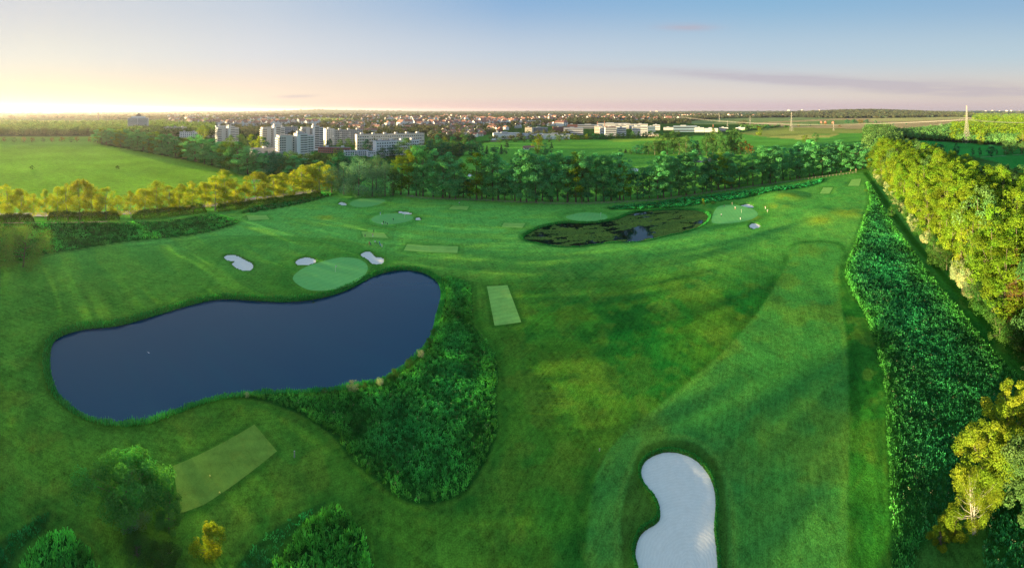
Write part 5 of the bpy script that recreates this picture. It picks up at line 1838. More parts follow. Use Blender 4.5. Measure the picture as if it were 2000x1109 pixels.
def wires(TA, TB, sag, label, r=0.07):
    for k_, (a, b) in enumerate(zip(TA, TB)):
        pts = []
        for i in range(25):
            q = i / 24
            pts.append((a[0] * (1 - q) + b[0] * q, a[1] * (1 - q) + b[1] * q, a[2] * (1 - q) + b[2] * q - sag * 4 * q * (1 - q)))
        V, F = tube(pts, [r] * 25, 4)
        o = link('power_line', mesh_np('power_line', V, F, [STEEL]))
        tag(o, ('outer left', 'inner left', 'inner right', 'outer right')[k_] + ' wire of the ' + label, 'power line', label)


t1 = tips(P1)
wires(t1, [(a + 300, b - 230, c - 1) for a, b, c in t1], 9, 'power line running from the large pylon off to the right', 0.11)
wires(t1, [(a - 60, b + 900, c - 4) for a, b, c in t1], 14, 'power line running away left behind the large pylon', 0.11)

# ------------------------------------------------------------------ road, paths, fence
def ribbon(name, pts, w, z, mat):
    pts = np.array(pts, float)
    n = len(pts)
    V = []
    for i in range(n):
        t = pts[min(i + 1, n - 1)] - pts[max(i - 1, 0)]
        t /= np.linalg.norm(t)
        nn = np.array([-t[1], t[0]])
        for s in (-1, 1):
            q = pts[i] + nn * s * w / 2
            V.append((q[0], q[1], z))
    F = [(2 * i, 2 * i + 1, 2 * i + 3, 2 * i + 2) for i in range(n - 1)]
    F = [f[::-1] for f in F]
    V = np.array(V)
    V[:, 2] = ground_z(V[:, 0], V[:, 1]) * 0 + z
    me = mesh_np(name, V, np.array(F), [mat])
    return link(name, me)


roadpx = [(x, hedge_y(x) - 10.5) for x in range(-160, 640, 20)]
rp = [gp(a, b) for a, b in roadpx]
# level bed for the road
tag(ribbon('road', rp, 7.0, 0.55, ASPH), 'grey road behind the hedges, seen through their gaps', kind='structure')
tag(ribbon('road_line', [gp(a, b + 2.3) for a, b in roadpx], 0.16, 0.556, LINEP), 'white edge line of the road', kind='structure')
tag(ribbon('path', [gp(a, b) for a, b in ((-160, 436.5), (-60, 436.2), (40, 436.0), (120, 435.6), (210, 433.5))], 1.3, 0.30, GRAVEL), 'pale path in front of the road hedge at the left edge', kind='structure')
tag(ribbon('gravel_path', [gp(a, b) for a, b in ((760, 380), (775, 381), (792, 382), (806, 384))], 4.0, 0.35, GRAVEL), 'brown gravel path end between the willows and the poplar row', kind='structure')
tag(ribbon('field_path', [gp(a, b) for a, b in ((1915, 307.5), (1950, 305), (1990, 302), (2040, 298))], 1.6, 0.12, GRAVEL), 'thin pale path crossing the right field', kind='structure')

FX = [(795, 385.5)] + [(x, rowbase(x) + 2.2) for x in (820, 860, 900, 950, 1000, 1050, 1100, 1150, 1200, 1250, 1300, 1350, 1400, 1450, 1500, 1550, 1600, 1640, 1672)]
FP = [np.array(gp(a, b)) for a, b in FX]
fe = empty('wooden_fence', (FP[0][0], FP[0][1], 0))
tag(fe, 'long weathered post and rail fence along the foot of the poplar row', 'fence')
rails = []
seglen = 3.9
acc = []
for a, b in zip(FP[:-1], FP[1:]):
    L = np.linalg.norm(b - a)
    n = max(1, int(round(L / seglen)))
    for i in range(n):
        acc.append(a + (b - a) * i / n)
acc.append(FP[-1])
pm = boxes([(-0.09, 0.09, -0.09, 0.09, -0.3, 1.45, 0)])
pme = mesh_np('post', pm[0], pm[1], [WOODM])
for i, p in enumerate(acc[:100]):
    link('post', pme, fe, (p[0] - FP[0][0], p[1] - FP[0][1], gz(*p)))
segs_ = []
for h in (0.65, 1.2):
    for a, b in zip(acc[:-1], acc[1:]):
        segs_.append(((a[0] - FP[0][0], a[1] - FP[0][1], gz(*a) + h), (b[0] - FP[0][0], b[1] - FP[0][1], gz(*b) + h)))
V, F = bar_mesh(segs_, 0.075)
link('rail', mesh_np('rail', V, F, [WOODM]), fe)
# ------------------------------------------------------------------ tall herbs and grasses of the unmown patches
HERB = leaf_mat('meadow_herbs', (0.036, 0.345, 0.080), 0.3, (1.3, 1.25, 0.5))
FLOW = leaf_mat('meadow_seed_heads', (0.30, 0.36, 0.20), 0.25, (1.1, 1.0, 0.8))


def meadow(name, P, step, hgt, label, seed, col=(1, 1, 1), nl=11, edge=None, leaf=(0.10, 0.42), excl=(), yellow=0.0, maxd=None):
    rng = np.random.default_rng(seed)
    x0, y0 = P.min(0)
    x1, y1 = P.max(0)
    n = int((x1 - x0) * (y1 - y0) / step ** 2)
    X, Y = rng.uniform(x0, x1, n), rng.uniform(y0, y1, n)
    s = sdist(X, Y, P, 1.0)
    ok = s < -0.15 + 0.35 * (vnoise(X * 0.9, Y * 0.9, 3) - 0.5)
    for q in excl:
        ok &= sdist(X, Y, q, 1.0) > 0
    D = np.hypot(X, Y)
    ok &= rng.random(n) < np.clip(90.0 / D, 0.22, 1.0)
    X, Y, D, s = X[ok], Y[ok], D[ok], s[ok]
    m = len(X)
    Z = ground_z(X, Y)
    clump_n = fbm(X / 3.0, Y / 3.0, seed + 3, 3)
    big = fbm(X / 14.0, Y / 14.0, seed + 9, 3)
    H = hgt * (0.45 + 1.0 * clump_n) * rng.uniform(0.7, 1.3, m) * np.clip(-s * 2 + 0.5, 0.4, 1)
    grow_ = np.clip(D / 80.0, 0.9, 2.0)
    k = np.repeat(np.arange(m), nl)
    a = rng.random(len(k)) * 6.283
    rr = rng.random(len(k)) ** 0.7 * 0.42 * step * 1.5 * grow_[k]
    tilt = rng.uniform(0.15, 0.9, len(k))
    bx, by = X[k] + np.cos(a) * rr, Y[k] + np.sin(a) * rr
    q = rng.uniform(0.0, 0.75, len(k))
    bz = Z[k] + H[k] * q * 0.8
    L = leaf[1] * rng.uniform(0.6, 1.3, len(k)) * grow_[k]
    w = leaf[0] * rng.uniform(0.7, 1.4, len(k)) * grow_[k]
    dx, dy = np.cos(a + rng.normal(size=len(k)) * .8), np.sin(a + rng.normal(size=len(k)) * .8)
    tip = np.stack([bx + dx * np.sin(tilt) * L, by + dy * np.sin(tilt) * L, bz + np.cos(tilt) * L], 1)
    b0 = np.stack([bx, by, bz], 1)
    sd_ = np.stack([-dy, dx, np.zeros(len(k))], 1) * w[:, None]
    mid_ = b0 * 0.45 + tip * 0.55 + np.array([0, 0, 0.05])
    V = np.stack([b0, mid_ + sd_, tip, mid_ - sd_], 1).reshape(-1, 3)
    F = np.arange(len(V)).reshape(-1, 4)
    ct = (0.30 + 1.35 * big) * rng.uniform(0.6, 1.5, m) * (0.35 + 1.25 * clump_n)
    cy = 0.85 + 0.8 * np.clip(vnoise(X / 5, Y / 5, seed + 31) - 0.55, 0, 1) * 2 + yellow * np.exp(s / 3.5)
    t_ = ct[k] * rng.uniform(0.8, 1.2, len(k))
    c = np.stack([t_ * cy[k], t_ * (1 + 0.15 * (cy[k] - 1)), t_ * rng.uniform(.8, 1.3, len(k))], 1) * np.array(col)
    o = link(name, mesh_np(name, V, F, [HERB], None, np.repeat(c, 4, 0)))
    tag(o, label, kind='stuff')
    # scattered pale flower and seed heads
    return X, Y, Z, H


M = {}
M['pond'] = meadow('tall_grass', MEADOW['pond'], 0.43, 0.95, 'tall rough herbs filling the teardrop shaped patch beside the big pond', 101, (1.2, 0.98, 0.75), 15, leaf=(0.065, 0.34), yellow=2.0)
M['right'] = meadow('tall_grass', MEADOW['right'], 0.55, 0.95, 'broad strip of tall herbs between fairway and wood', 102, (0.62, 0.54, 0.50), 14, excl=(TRACK, ISLE), leaf=(0.075, 0.36), yellow=3.0)
M['mound'] = meadow('tall_grass', MEADOW['mound'], 0.42, 1.2, 'tall grass mound at the bottom edge', 103, (1.7, 1.15, 0.6), 14, leaf=(0.08, 0.5), yellow=0.5)
M['corner'] = meadow('tall_grass', MEADOW['corner'], 0.42, 1.1, 'tall grass patch in the bottom left corner', 104, (1.5, 1.05, 0.6), 13, leaf=(0.08, 0.5), yellow=0.3)
M['left'] = meadow('rough_grass', MEADOW['left'], 0.95, 0.6, 'rough tussocky grass below the road hedge', 105, (1.4, 0.85, 0.6), 9, leaf=(0.10, 0.34))
meadow('rough_grass', MEADOW['row'], 0.9, 0.7, 'rough grass under the long ragged hedge', 106, (1, 1, 1), 8, leaf=(0.10, 0.34))
M['mid'] = meadow('flower_strip', MEADOW['mid'], 0.9, 0.7, 'strip of wild herbs with pale flowers below the poplar fence', 107, (0.8, 0.95, 1.2), 8, leaf=(0.1, 0.34))
meadow('rough_grass', MEADOW['corner2'], 0.5, 0.45, 'unmown stripe at the bottom left', 108, (0.6, .6, .6), 10, leaf=(0.07, 0.3))
meadow('rough_grass', MEADOW['track'], 0.5, 0.4, 'unmown stripe left of the grass mound', 109, (0.6, .6, .6), 10, leaf=(0.07, 0.3))

# flower heads
rngf = np.random.default_rng(5)
Pf, Cf = [], []
for key, n, up in (('pond', 60, 1.0), ('right', 220, 1.0), ('mid', 500, 0.7), ('left', 40, 0.5)):
    X, Y, Z, H = M[key]
    i = rngf.choice(len(X), min(n, len(X)), replace=False)
    Pf.append(np.stack([X[i], Y[i], Z[i] + H[i] * 1.05 + 0.25], 1))
Pf = np.vstack(Pf)
Pf = np.repeat(Pf, 5, 0) + rngf.normal(size=(len(Pf) * 5, 3)) * 0.13
Nf = rngf.normal(size=Pf.shape) * 0.4 + np.array([0, 0, 1])
Nf /= np.linalg.norm(Nf, axis=1, keepdims=True)
V, F = leaf_quads(Pf, Nf, 0.14, rngf)
cf = np.repeat(rngf.uniform(0.4, 1.2, (len(Pf), 1)) * np.array([[1, 1, 0.9]]), 4, 0)
tag(link('wild_flowers', mesh_np('wild_flowers', V, F, [FLOW], None, cf)), 'pale umbels scattered through the tall herbs', kind='stuff')

# reeds and tussocks round the ponds
def shore(name, P, h, w, dens, label, seed, sel=None, out_=0.1):
    rng = np.random.default_rng(seed)
    Q = densify(P, 3)
    L = np.linalg.norm(np.roll(Q, -1, 0) - Q, axis=1)
    n = int(L.sum() * dens)
    k = rng.choice(len(Q), n, p=L / L.sum())
    q = rng.random((n, 1))
    p = Q[k] * (1 - q) + np.roll(Q, -1, 0)[k] * q
    t = np.roll(Q, -1, 0)[k] - Q[k]
    t /= np.linalg.norm(t, axis=1, keepdims=True) + 1e-9
    A = 0.5 * np.sum(np.roll(P[:, 0], 1) * P[:, 1] - P[:, 0] * np.roll(P[:, 1], 1))
    nn = np.stack([t[:, 1], -t[:, 0]], 1) * (1 if A > 0 else -1)
    p = p + nn * (rng.random((n, 1)) ** 1.5 * w - 0.25 + out_)
    Z = ground_z(p[:, 0], p[:, 1])
    hh = h * (0.4 + 1.2 * fbm(p[:, 0] / 2.2, p[:, 1] / 2.2, seed, 3)) * rng.uniform(0.6, 1.3, n)
    a = rng.random(n) * 6.283
    ti = rng.uniform(0.05, 0.55, n)
    g = np.clip(np.hypot(p[:, 0], p[:, 1]) / 90, 0.9, 2.0)
    dx, dy = np.cos(a), np.sin(a)
    b0 = np.stack([p[:, 0], p[:, 1], np.maximum(Z, POND_Z) - 0.02], 1)
    tip = b0 + np.stack([dx * np.sin(ti) * hh, dy * np.sin(ti) * hh, np.cos(ti) * hh], 1)
    sd_ = np.stack([-dy, dx, dx * 0], 1) * (0.06 * g * rng.uniform(.7, 1.4, n))[:, None]
    V = np.stack([b0 + sd_ * 0.6, b0 * .4 + tip * .6 + sd_, tip, b0 * .4 + tip * .6 - sd_], 1).reshape(-1, 3)
    t_ = rng.uniform(0.6, 1.4, n)
    c = np.repeat(np.stack([t_ * rng.uniform(0.9, 1.8, n), t_, t_ * 0.7], 1), 4, 0)
    o = link(name, mesh_np(name, V, np.arange(len(V)).reshape(-1, 4), [HERB], None, c))
    tag(o, label, kind='stuff')


shore('shore_reeds', POND, 0.75, 1.7, 75, 'fringe of grass and reeds round the big pond', 201)
shore('shore_grass', LILY, 0.55, 1.5, 45, 'low green fringe round the lily pond', 202)
shore('bunker_fringe', BUNK[0], 0.16, 0.5, 160, 'ragged grass lip round the large bunker', 203, out_=0.22)
# taller bushes on the near shore of the pond
for i, (px, b, t_, w) in enumerate(((690, 762, 742, 26), (712, 760, 748, 18), (634, 768, 758, 14), (742, 752, 739, 20), (770, 738, 722, 26), (800, 715, 700, 26), (822, 698, 684, 22), (838, 676, 660, 20), (655, 768, 760, 14), (482, 776, 764, 12), (762, 742, 730, 16), (847, 650, 638, 16))):
    plant_px('bush' if i % 3 else 'blossom', px, b, t_, w, name='shore_bush', label='small bush on the near shore of the big pond above the tall herbs', cat='bush', group='small bushes on the near shore of the big pond')

# ------------------------------------------------------------------ lily pads
def lilies():
    rng = np.random.default_rng(9)
    x0, y0 = LILY.min(0)
    x1, y1 = LILY.max(0)
    n = 52000
    X, Y = rng.uniform(x0, x1, n), rng.uniform(y0, y1, n)
    s = sdist(X, Y, LILY, 1)
    cx, cy = gp(1248, 459, POND_Z)
    open_ = np.exp(-(((X - cx) / 8.5) ** 2 + ((Y - cy) / 8.5) ** 2))
    east = sst(30, 75, X)
    d = fbm(X / 7.0 + 2, Y / 3.2, 14, 4) + 0.12 * east - 0.5 * open_ + 0.3 * (fbm(X / 1.6, Y / 1.6, 24, 3) - 0.5)
    ok = (s < -0.5) & (d > 0.505)
    X, Y = X[ok], Y[ok]
    m = len(X)
    r = rng.uniform(0.16, 0.42, m)
    K = 7
    a0 = rng.random(m) * 6.28
    V = np.zeros((m, K, 3))
    for k in range(K):
        a = a0 + 0.25 + k * (2 * PI - 0.5) / (K - 1)
        V[:, k, 0] = X + np.cos(a) * r
        V[:, k, 1] = Y + np.sin(a) * r
        V[:, k, 2] = POND_Z + 0.015 + rng.random(m) * 0.03
    ctr = np.stack([X, Y, np.full(m, POND_Z + 0.02)], 1)[:, None, :]
    V = np.concatenate([V, ctr], 1).reshape(-1, 3)
    base = np.arange(m)[:, None] * (K + 1)
    F = np.concatenate([np.stack([base[:, 0] + K, base[:, 0] + k, base[:, 0] + k + 1], 1) for k in range(K - 1)])
    t_ = rng.uniform(0.6, 1.3, m)
    c = np.repeat(np.stack([t_ * rng.uniform(.9, 1.3, m), t_, t_], 1), K + 1, 0)
    mt = leaf_mat('lily_pads', (0.085, 0.180, 0.035), 0.05)
    tag(link('lily_pads', mesh_np('lily_pads', V, F, [mt], None, c)), 'mats of floating lily pads on the far pond', kind='stuff')


lilies()

# ------------------------------------------------------------------ flags, markers, posts
POLE = simple('flagstick_paint', (0.75, 0.72, 0.60), 0.5, 0.03)
FLAGW = simple('flag_cloth', (0.70, 0.66, 0.55), 0.8, 0.05)
YEL = simple('yellow_marker_paint', (0.72, 0.62, 0.10), 0.5, 0.03)
for px, b, lab in ((655, 531, 'flagstick on the oval green above the big pond'), (1173, 424, 'flagstick on the green beyond the lily pond'), (1448, 416, 'flagstick among the golfers on the green right of the lily pond'), (790, 427, 'flagstick on the round green below the long thin bunker')):
    x, y = gp(px, b)
    e = empty('flagstick', (x, y, 0.02), 0.5)
    tag(e, lab, 'flagstick', 'flagsticks on the greens')
    V, F = tube([(0, 0, 0), (0, 0, 2.3)], [0.045, 0.035], 6)
    link('pole', mesh_np('pole', V, F, [POLE]), e)
    xs = np.linspace(0.03, 0.55, 6)
    V = [(q, 0.05 * math.sin(q * 12), z) for q in xs for z in (1.85, 2.28)]
    F = [(2 * i, 2 * i + 2, 2 * i + 3, 2 * i + 1) for i in range(5)]
    link('flag', mesh_np('flag', np.array(V), np.array(F), [FLAGW]), e)
for px, b, lab in ((410, 931, 'upper one of two yellow balls marking the pale tee at bottom left'), (429, 964, 'lower one of two yellow balls marking the pale tee at bottom left')):
    x, y = gp(px, b)
    bm = bmesh.new()
    bmesh.ops.create_icosphere(bm, subdivisions=3, radius=0.13)
    for v in bm.verts:
        v.co.z = v.co.z * 0.9 + 0.13
    bmesh.ops.create_cone(bm, cap_ends=True, segments=10, radius1=0.05, radius2=0.04, depth=0.1)
    me = bpy.data.meshes.new('tee_marker')
    bm.to_mesh(me)
    bm.free()
    me.materials.append(YEL)
    o = link('tee_marker', me, None, (x, y, 0.03))
    tag(o, lab, 'tee marker', 'yellow tee markers')
for px, b, h, lab in ((575, 894, 1.0, 'short grey post in the turf right of the pale tee'), (1964, 302, 5.0, 'white post by the path in the right field'), (1171, 880, 0.3, 'tiny stake in the dry rough left of the large bunker')):
    x, y = gp(px, b)
    V, F, Mi = boxes([(-0.07, 0.07, -0.07, 0.07, -0.2, h, 0), (-0.09, 0.09, -0.09, 0.09, h + 0.002, h + 0.08, 0)])
    s = 5 if h > 3 else 1
    o = link('marker_post', mesh_np('marker_post', V * (np.array([s, s, 1])), F, [LINEP if h > 3 else STEEL]), None, (x, y, gz(x, y)))
    tag(o, lab, 'post')

# ------------------------------------------------------------------ golfers: one continuous skinned body each
def skin_mat(name, c):
    return simple(name, c, 0.7, 0.05)


MS = {'skin': skin_mat('skin', (0.50, 0.30, 0.21)), 'hair': skin_mat('hair', (0.07, 0.045, 0.03)), 'dark': skin_mat('dark_cloth', (0.025, 0.028, 0.035)), 'white': skin_mat('white_cloth', (0.75, 0.75, 0.74)),
      'pink': skin_mat('pink_cloth', (0.60, 0.30, 0.26)), 'red': skin_mat('red_cloth', (0.50, 0.10, 0.07)), 'blue': skin_mat('blue_cloth', (0.16, 0.36, 0.62)), 'beige': skin_mat('beige_cloth', (0.46, 0.40, 0.30)),
      'navy': skin_mat('navy_cloth', (0.04, 0.06, 0.13)), 'shoe': skin_mat('shoe', (0.5, 0.5, 0.5))}


def body_mesh(pose, shirt, trousers, sleeves=True):
    """pose: joint positions"""
    J = {'pelvis': (0, 0, .95), 'belly': (0, 0, 1.12), 'chest': (0, 0, 1.35), 'neck': (0, 0, 1.50), 'head': (0, -.02, 1.62), 'crown': (0, -.01, 1.74),
         'shL': (-.19, 0, 1.43), 'elL': (-.25, .0, 1.15), 'wrL': (-.26, -.08, .92), 'haL': (-.26, -.10, .82), 'shR': (.19, 0, 1.43), 'elR': (.25, .0, 1.15), 'wrR': (.26, -.08, .92), 'haR': (.26, -.10, .82),
         'hiL': (-.10, 0, .90), 'knL': (-.12, -.02, .50), 'anL': (-.12, .02, .09), 'toL': (-.13, -.17, .03), 'hiR': (.10, 0, .90), 'knR': (.12, -.02, .50), 'anR': (.12, .02, .09), 'toR': (.13, -.17, .03)}
    J.update(pose)
    Rd = {'pelvis': .155, 'belly': .145, 'chest': .165, 'neck': .058, 'head': .098, 'crown': .07, 'sh': .075, 'el': .05, 'wr': .034, 'ha': .04, 'hi': .105, 'kn': .068, 'an': .045, 'to': .04}
    E = [('pelvis', 'belly'), ('belly', 'chest'), ('chest', 'neck'), ('neck', 'head'), ('head', 'crown')]
    for s in 'LR':
        E += [('chest', 'sh' + s), ('sh' + s, 'el' + s), ('el' + s, 'wr' + s), ('wr' + s, 'ha' + s), ('pelvis', 'hi' + s), ('hi' + s, 'kn' + s), ('kn' + s, 'an' + s), ('an' + s, 'to' + s)]
    names = list(J)
    me = bpy.data.meshes.new('person_skeleton')
    me.from_pydata([J[n] for n in names], [(names.index(a), names.index(b)) for a, b in E], [])
    o = bpy.data.objects.new('person_skeleton', me)
    COL.objects.link(o)
    md = o.modifiers.new('skin', 'SKIN')
    sk = me.skin_vertices[0].data
    for i, n in enumerate(names):
        r = Rd.get(n, Rd.get(n[:-1], .06))
        sk[i].radius = (r, r * (0.72 if n in ('pelvis', 'belly', 'chest') else 1.0))
        sk[i].use_root = n == 'pelvis'
    sb = o.modifiers.new('sub', 'SUBSURF')
    sb.levels = sb.render_levels = 1
    dg = bpy.context.evaluated_depsgraph_get()
    dg.update()
    m2 = bpy.data.meshes.new_from_object(o.evaluated_get(dg))
    bpy.data.objects.remove(o)
    m2.name = 'body'
    m2.materials.clear()
    for m in (MS['skin'], MS[shirt], MS[trousers], MS['shoe'], MS['hair']):
        m2.materials.append(m)
    near = {n: Vector(J[n]) for n in names}
    grp = {'pelvis': 2, 'belly': 1, 'chest': 1, 'neck': 0, 'head': 0, 'crown': 4, 'sh': 1, 'el': 1, 'wr': 0, 'ha': 0, 'hi': 2, 'kn': 2, 'an': 2, 'to': 3}
    hd = near['head']
    for p in m2.polygons:
        c = p.center
        n = min(near, key=lambda q: (near[q] - c).length - (Rd.get(q, Rd.get(q[:-1], .06)) * 0.6))
        g = grp.get(n, grp.get(n[:-1], 1))
        if n == 'head' and (c.y > hd.y + 0.02):
            g = 4
        p.material_index = g
        p.use_smooth = True
    return m2


putt = {'belly': (0, -.08, 1.08), 'chest': (0, -.25, 1.24), 'neck': (0, -.38, 1.31), 'head': (0, -.47, 1.36), 'crown': (0, -.56, 1.42), 'shL': (-.18, -.27, 1.29), 'shR': (.18, -.27, 1.29), 'elL': (-.17, -.36, 1.02), 'elR': (.17, -.36, 1.02),
        'wrL': (-.04, -.40, .84), 'wrR': (.04, -.40, .84), 'haL': (-.02, -.41, .76), 'haR': (.02, -.41, .74), 'knL': (-.14, -.07, .50), 'knR': (.14, -.07, .50), 'anL': (-.15, 0, .09), 'anR': (.15, 0, .09), 'toL': (-.17, -.18, .03), 'toR': (.17, -.18, .03)}
walk = {'knL': (-.10, -.18, .52), 'anL': (-.10, -.22, .10), 'toL': (-.10, -.42, .05), 'knR': (.10, .06, .50), 'anR': (.10, .28, .16), 'toR': (.10, .14, .03), 'elL': (-.25, .12, 1.17), 'wrL': (-.25, .12, .94), 'haL': (-.25, .12, .85), 'elR': (.25, -.10, 1.17), 'wrR': (.24, -.28, 1.02), 'haR': (.24, -.36, 1.0)}
swing = {'elL': (-.10, -.22, 1.24), 'wrL': (.12, -.32, 1.20), 'haL': (.18, -.34, 1.24), 'elR': (.30, -.16, 1.28), 'wrR': (.20, -.32, 1.26), 'haR': (.20, -.34, 1.32), 'anL': (-.22, 0, .09), 'anR': (.22, 0, .09), 'toL': (-.26, -.16, .03), 'toR': (.26, -.16, .03), 'knL': (-.18, -.04, .5), 'knR': (.18, -.04, .5)}
stand = {'anL': (-.14, .02, .09), 'toL': (-.18, -.16, .03), 'elL': (-.27, .04, 1.17), 'wrL': (-.20, -.16, 1.08), 'haL': (-.15, -.23, 1.12)}


def club(parent, a, b):
    V, F = tube([a, b], [0.022, 0.014], 5)
    V2, F2 = tube([b, (b[0] + 0.10, b[1], b[2] + 0.01)], [0.03, 0.025], 5)
    V, F = merge([(V, F), (V2, F2)])
    o = link('golf_club', mesh_np('golf_club', V, F, [STEEL]), None, parent.location)
    o.rotation_euler = parent.rotation_euler
    return o


POSES = {'putt': putt, 'walk': walk, 'swing': swing, 'stand': stand}
people = [
    (1409, 423, 'stand', 'white', 'dark', 0.6, 'person in white top and dark trousers at the left edge of the lily pond green'),
    (1436, 409, 'stand', 'white', 'red', 0.2, 'person in white top and reddish trousers at the back of the lily pond green'),
    (1446, 429, 'putt', 'navy', 'white', 1.8, 'person bending over a putt in dark top and white trousers on the lily pond green'),
    (1430, 400, 'walk', 'beige', 'beige', 1.2, 'person in beige standing on the bank just behind the lily pond green'),
    (1495, 409, 'stand', 'pink', 'white', 0.3, 'person in pink top right of the two white bunkers'),
    (1499, 415, 'walk', 'white', 'beige', 0.9, 'person in white walking right of the lily pond green below the one in pink'),
    (1414, 405, 'putt', 'dark', 'dark', 2.5, 'person in black crouching at the upper left of the lily pond green'),
    (730, 455, 'swing', 'dark', 'dark', 0.5, 'person in black swinging a club on the tee above the peanut-shaped bunker'),
    (728, 463, 'stand', 'pink', 'white', 2.9, 'person in pink top on the tee below the one in black'),
    (732.5, 476, 'stand', 'white', 'dark', 0.2, 'person in white cap and dark trousers just below the tee'),
    (741, 477, 'walk', 'blue', 'navy', 0.4, 'person in blue shirt walking above the peanut-shaped bunker'),
    (746, 481, 'stand', 'beige', 'white', 1.0, 'person in pale trousers rightmost of the group above the bunker'),
    (721, 478, 'stand', 'red', 'red', -0.5, 'person in red at the left of the group above the bunker'),
    (743, 420, 'stand', 'blue', 'white', 0.3, 'person in light blue at the upper edge of the round green'),
    (749, 437.5, 'stand', 'dark', 'dark', 0.3, 'person in black at the lower edge of the round green'),
    (752, 438, 'putt', 'dark', 'navy', 1.1, 'person in dark clothes bending at the lower edge of the round green'),
    (768.5, 431, 'putt', 'dark', 'dark', -1.0, 'person in black bending over on the round green'),
    (897, 399.5, 'stand', 'white', 'dark', 0.0, 'person in white near the fence below the tall row'),
]
for px, b, pose, sh, tr_, rz, lab in people:
    x, y = gp(px, b)
    on = 0.02 if any(inside(np.array([x]), np.array([y]), poly(g[0]))[0] for g in GREENS) else (0.03 if any(inside(np.array([x]), np.array([y]), poly(g[0], False))[0] for g in TEES) else 0.0)
    o = link('person', body_mesh(POSES[pose], sh, tr_), None, (x, y, gz(x, y) + on))
    o.rotation_euler = (0, 0, rz - (px - PX0) / FOC)
    tag(o, lab, 'person', 'golfers')
    if pose == 'putt' and 'crouch' not in lab:
        c = club(o, (0.0, -.41, .80), (0.0, -.62, .03))
        tag(c, 'putter held by the ' + lab.split('person ')[1].replace('bending over a putt ', '').replace('bending ', '')[:60].rsplit(' ', 1)[0], 'golf club', 'golf clubs')
    if pose == 'swing':
        c = club(o, (.19, -.34, 1.28), (.75, -.2, 1.75))
        tag(c, 'club swung up by the person in black on the tee', 'golf club', 'golf clubs')

# trolleys with golf bags
def trolley(px, b, bagmat, rz, lab):
    x, y = gp(px, b)
    e = empty('golf_trolley', (x, y, gz(x, y)), rz)
    tag(e, lab, 'golf trolley', 'golf trolleys with bags')
    V, F = merge([tube([(0, .05, .25), (0, .30, .75), (0, .34, 1.15)], [.15, .17, .16], 10)])
    bg_ = link('golf_bag', mesh_np('golf_bag', V, F, [bagmat], None, None, True), e)
    cl_ = merge([tube([(dx, .33 + dy, 1.1), (dx * 1.3, .38 + dy, 1.38)], [.02, .035], 5) for dx, dy in ((-.07, 0), (.06, .03), (0, -.05), (.02, .06))])
    link('club_head', mesh_np('club_head', cl_[0], cl_[1], [STEEL]), e)
    for s in (-1, 1):
        a = np.linspace(0, 2 * PI, 13)
        V, F = tube([(s * .34, .05 + .15 * math.cos(q), .15 + .15 * math.sin(q)) for q in a], [.028] * 13, 5)
        link('wheel', mesh_np('wheel', V, F, [MS['dark']]), e)
    V, F = bar_mesh([((-.34, .05, .15), (.34, .05, .15)), ((0, .05, .15), (0, .42, 1.1)), ((0, .42, 1.1), (0, .75, 1.15)), ((0, .05, .2), (0, -.25, .05))], 0.022)
    link('frame', mesh_np('frame', V, F, [STEEL]), e)


trolley(713, 463, MS['dark'], 0.4, 'black golf bag on its trolley left of the tee group')
trolley(757, 439, MS['dark'], 1.4, 'dark golf trolley at the lower edge of the round green')
trolley(747.2, 439, MS['white'], 2.2, 'pale golf trolley beside the persons below the round green')
trolley(724, 478, MS['navy'], 0.9, 'golf trolley beside the person in red')
trolley(744, 479, MS['blue'], 1.9, 'blue golf trolley in the group above the bunker')
trolley(737, 476, MS['dark'], 2.8, 'dark golf trolley between the persons above the bunker')

# a gull over the pond
bm = bmesh.new()
bd = [(0, -.22, 0, .03), (0, -.12, 0, .06), (0, .05, 0, .08), (0, .2, 0, .04), (0, .3, 0, .015)]
V, F = tube([p[:3] for p in bd], [p[3] for p in bd], 8)
parts = [(V, F)]
for s in (-1, 1):
    wv = np.array([(s * .05, -.06, .03), (s * .35, -.12, .14), (s * .62, .02, .10), (s * .35, .06, .13), (s * .05, .10, .03), (s * .05, .02, .05)])
    parts.append((wv, np.array([(0, 1, 3, 4), (1, 2, 3, 3)])))
V, F = merge([(a, b if b.shape[1] == 4 else b) for a, b in parts])
bm.free()
me = bpy.data.meshes.new('gull')
me.from_pydata([tuple(map(float, v)) for v in V], [], [tuple(dict.fromkeys(int(q) for q in f)) for f in F])
me.materials.append(MS['white'])
x, y = gp(290, 690)
o = link('gull', me, None, (x * 0.93, y * 0.93, 4.2))
o.scale = (0.55, 0.55, 0.55)
o.rotation_euler = (0, 0.5, 0.9)
tag(o, 'white gull gliding low over the big pond', 'bird')

# ------------------------------------------------------------------ air
hz_ = boxobj('haze', [(-21000, 21000, -21000, 21000, -6, 150, 0)], [])
hm = new_mat('haze_air')
hv = nd(hm.node_tree, 'ShaderNodeVolumePrincipled', i_Density=0.000034, i_Anisotropy=0.5)
hv.inputs['Density Attribute'].default_value = ''
hv.inputs['Temperature Attribute'].default_value = ''
hv.inputs['Color'].default_value = (0.93, 0.88, 0.96, 1)
ho = nd(hm.node_tree, 'ShaderNodeOutputMaterial')
hm.node_tree.links.new(hv.outputs[0], ho.inputs['Volume'])
hz_.data.materials.append(hm)
tag(hz_, 'thin evening haze over the land', kind='stuff')

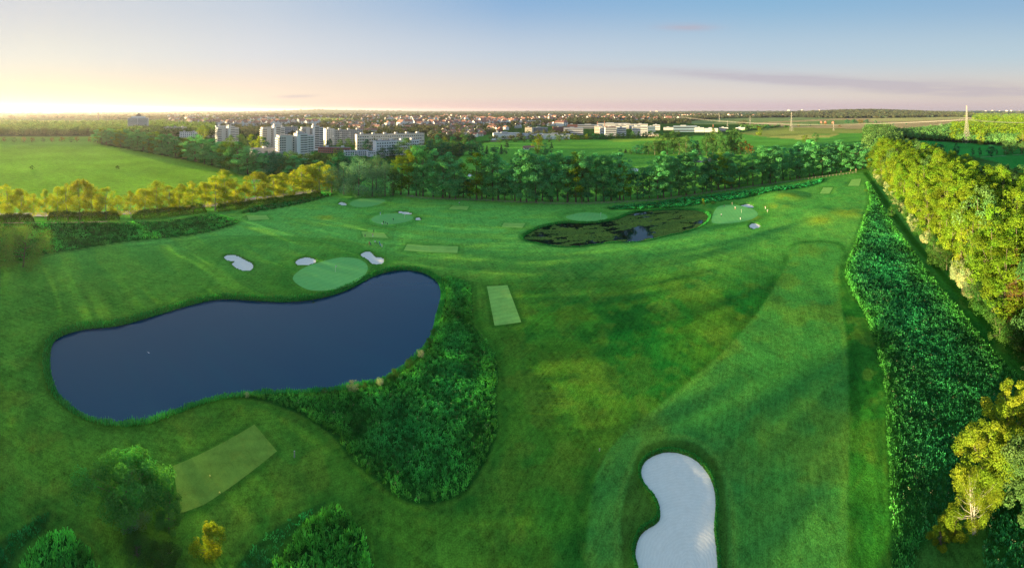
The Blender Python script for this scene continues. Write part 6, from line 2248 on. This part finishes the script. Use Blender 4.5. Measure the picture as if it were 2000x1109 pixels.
# ------------------------------------------------------------------ labels that single out the members of a row, counted from the left of the view
def ordinal(n):
    return f"{n}{'th' if 10 <= n % 100 <= 20 else {1: 'st', 2: 'nd', 3: 'rd'}.get(n % 10, 'th')}"


SHORT = {
    'poplars in the long row across the course': 'tall poplar, {} from the left in the long row behind the fence',
    'low dark trees between the poplars': 'low dark tree, {} from the left of those between the tall poplars',
    'yellow birches along the road': 'sunlit yellow birch, {} from the left along the road hedge',
    'small trees on the far side of the road': 'small yellow tree, {} from the left on the far side of the road',
    'trees along the far edge of the left field': 'green tree, {} from the left in the line behind the left field',
    'front row trees of the wood': 'sunlit tree, {} from the left in the front row of the right wood',
    'row of trees in front of the office buildings': 'small tree, {} from the left in the row before the offices',
    'trees in the clump beyond the row': 'tree, {} from the left in the dark clump beyond the poplar row',
    'reddish trees at the end of the clump': 'reddish small tree, {} from the left at the right end of the clump',
    'small trees out in the pale fields': 'small dark tree, {} from the left out in the pale far fields',
    'small round trees at the back of the left field': 'small round tree, {} from the left at the back of the left field',
    'dark trees below the tower blocks': 'dark round tree, {} from the left in the belt below the tower blocks',
    'willows left of the poplar row': 'grey green willow, {} from the left beside the poplar row',
    'leafy trees among the willows': 'leafy tree, {} from the left of those mixed among the willows',
    'small trees in front of the warehouse': 'small tree, {} from the left before the long white warehouse',
    'trees between the apartment buildings': 'leafy tree, {} from the left between the apartment buildings',
    'white flowering bushes at the wood edge': 'cream flowering bush, {} from the left along the foot of the wood',
    'green bushes at the wood edge': 'green bush, {} from the left along the foot of the wood',
    'small bushes on the near shore of the big pond': 'small shore bush, {} from the left on the near bank of the big pond',
    'white row houses above the willows': 'white flat roofed row house, {} from the left above the willows',
    'distant city buildings on the horizon': 'tiny pale city building, {} from the left on the horizon',
}
for g_, txt in SHORT.items():
    mem = [o for o in COL.objects if o.parent is None and o.get('group') == g_]
    mem.sort(key=lambda o: math.atan2(o.location.x, o.location.y))
    for i, o in enumerate(mem):
        o['label'] = txt.format(ordinal(i + 1))
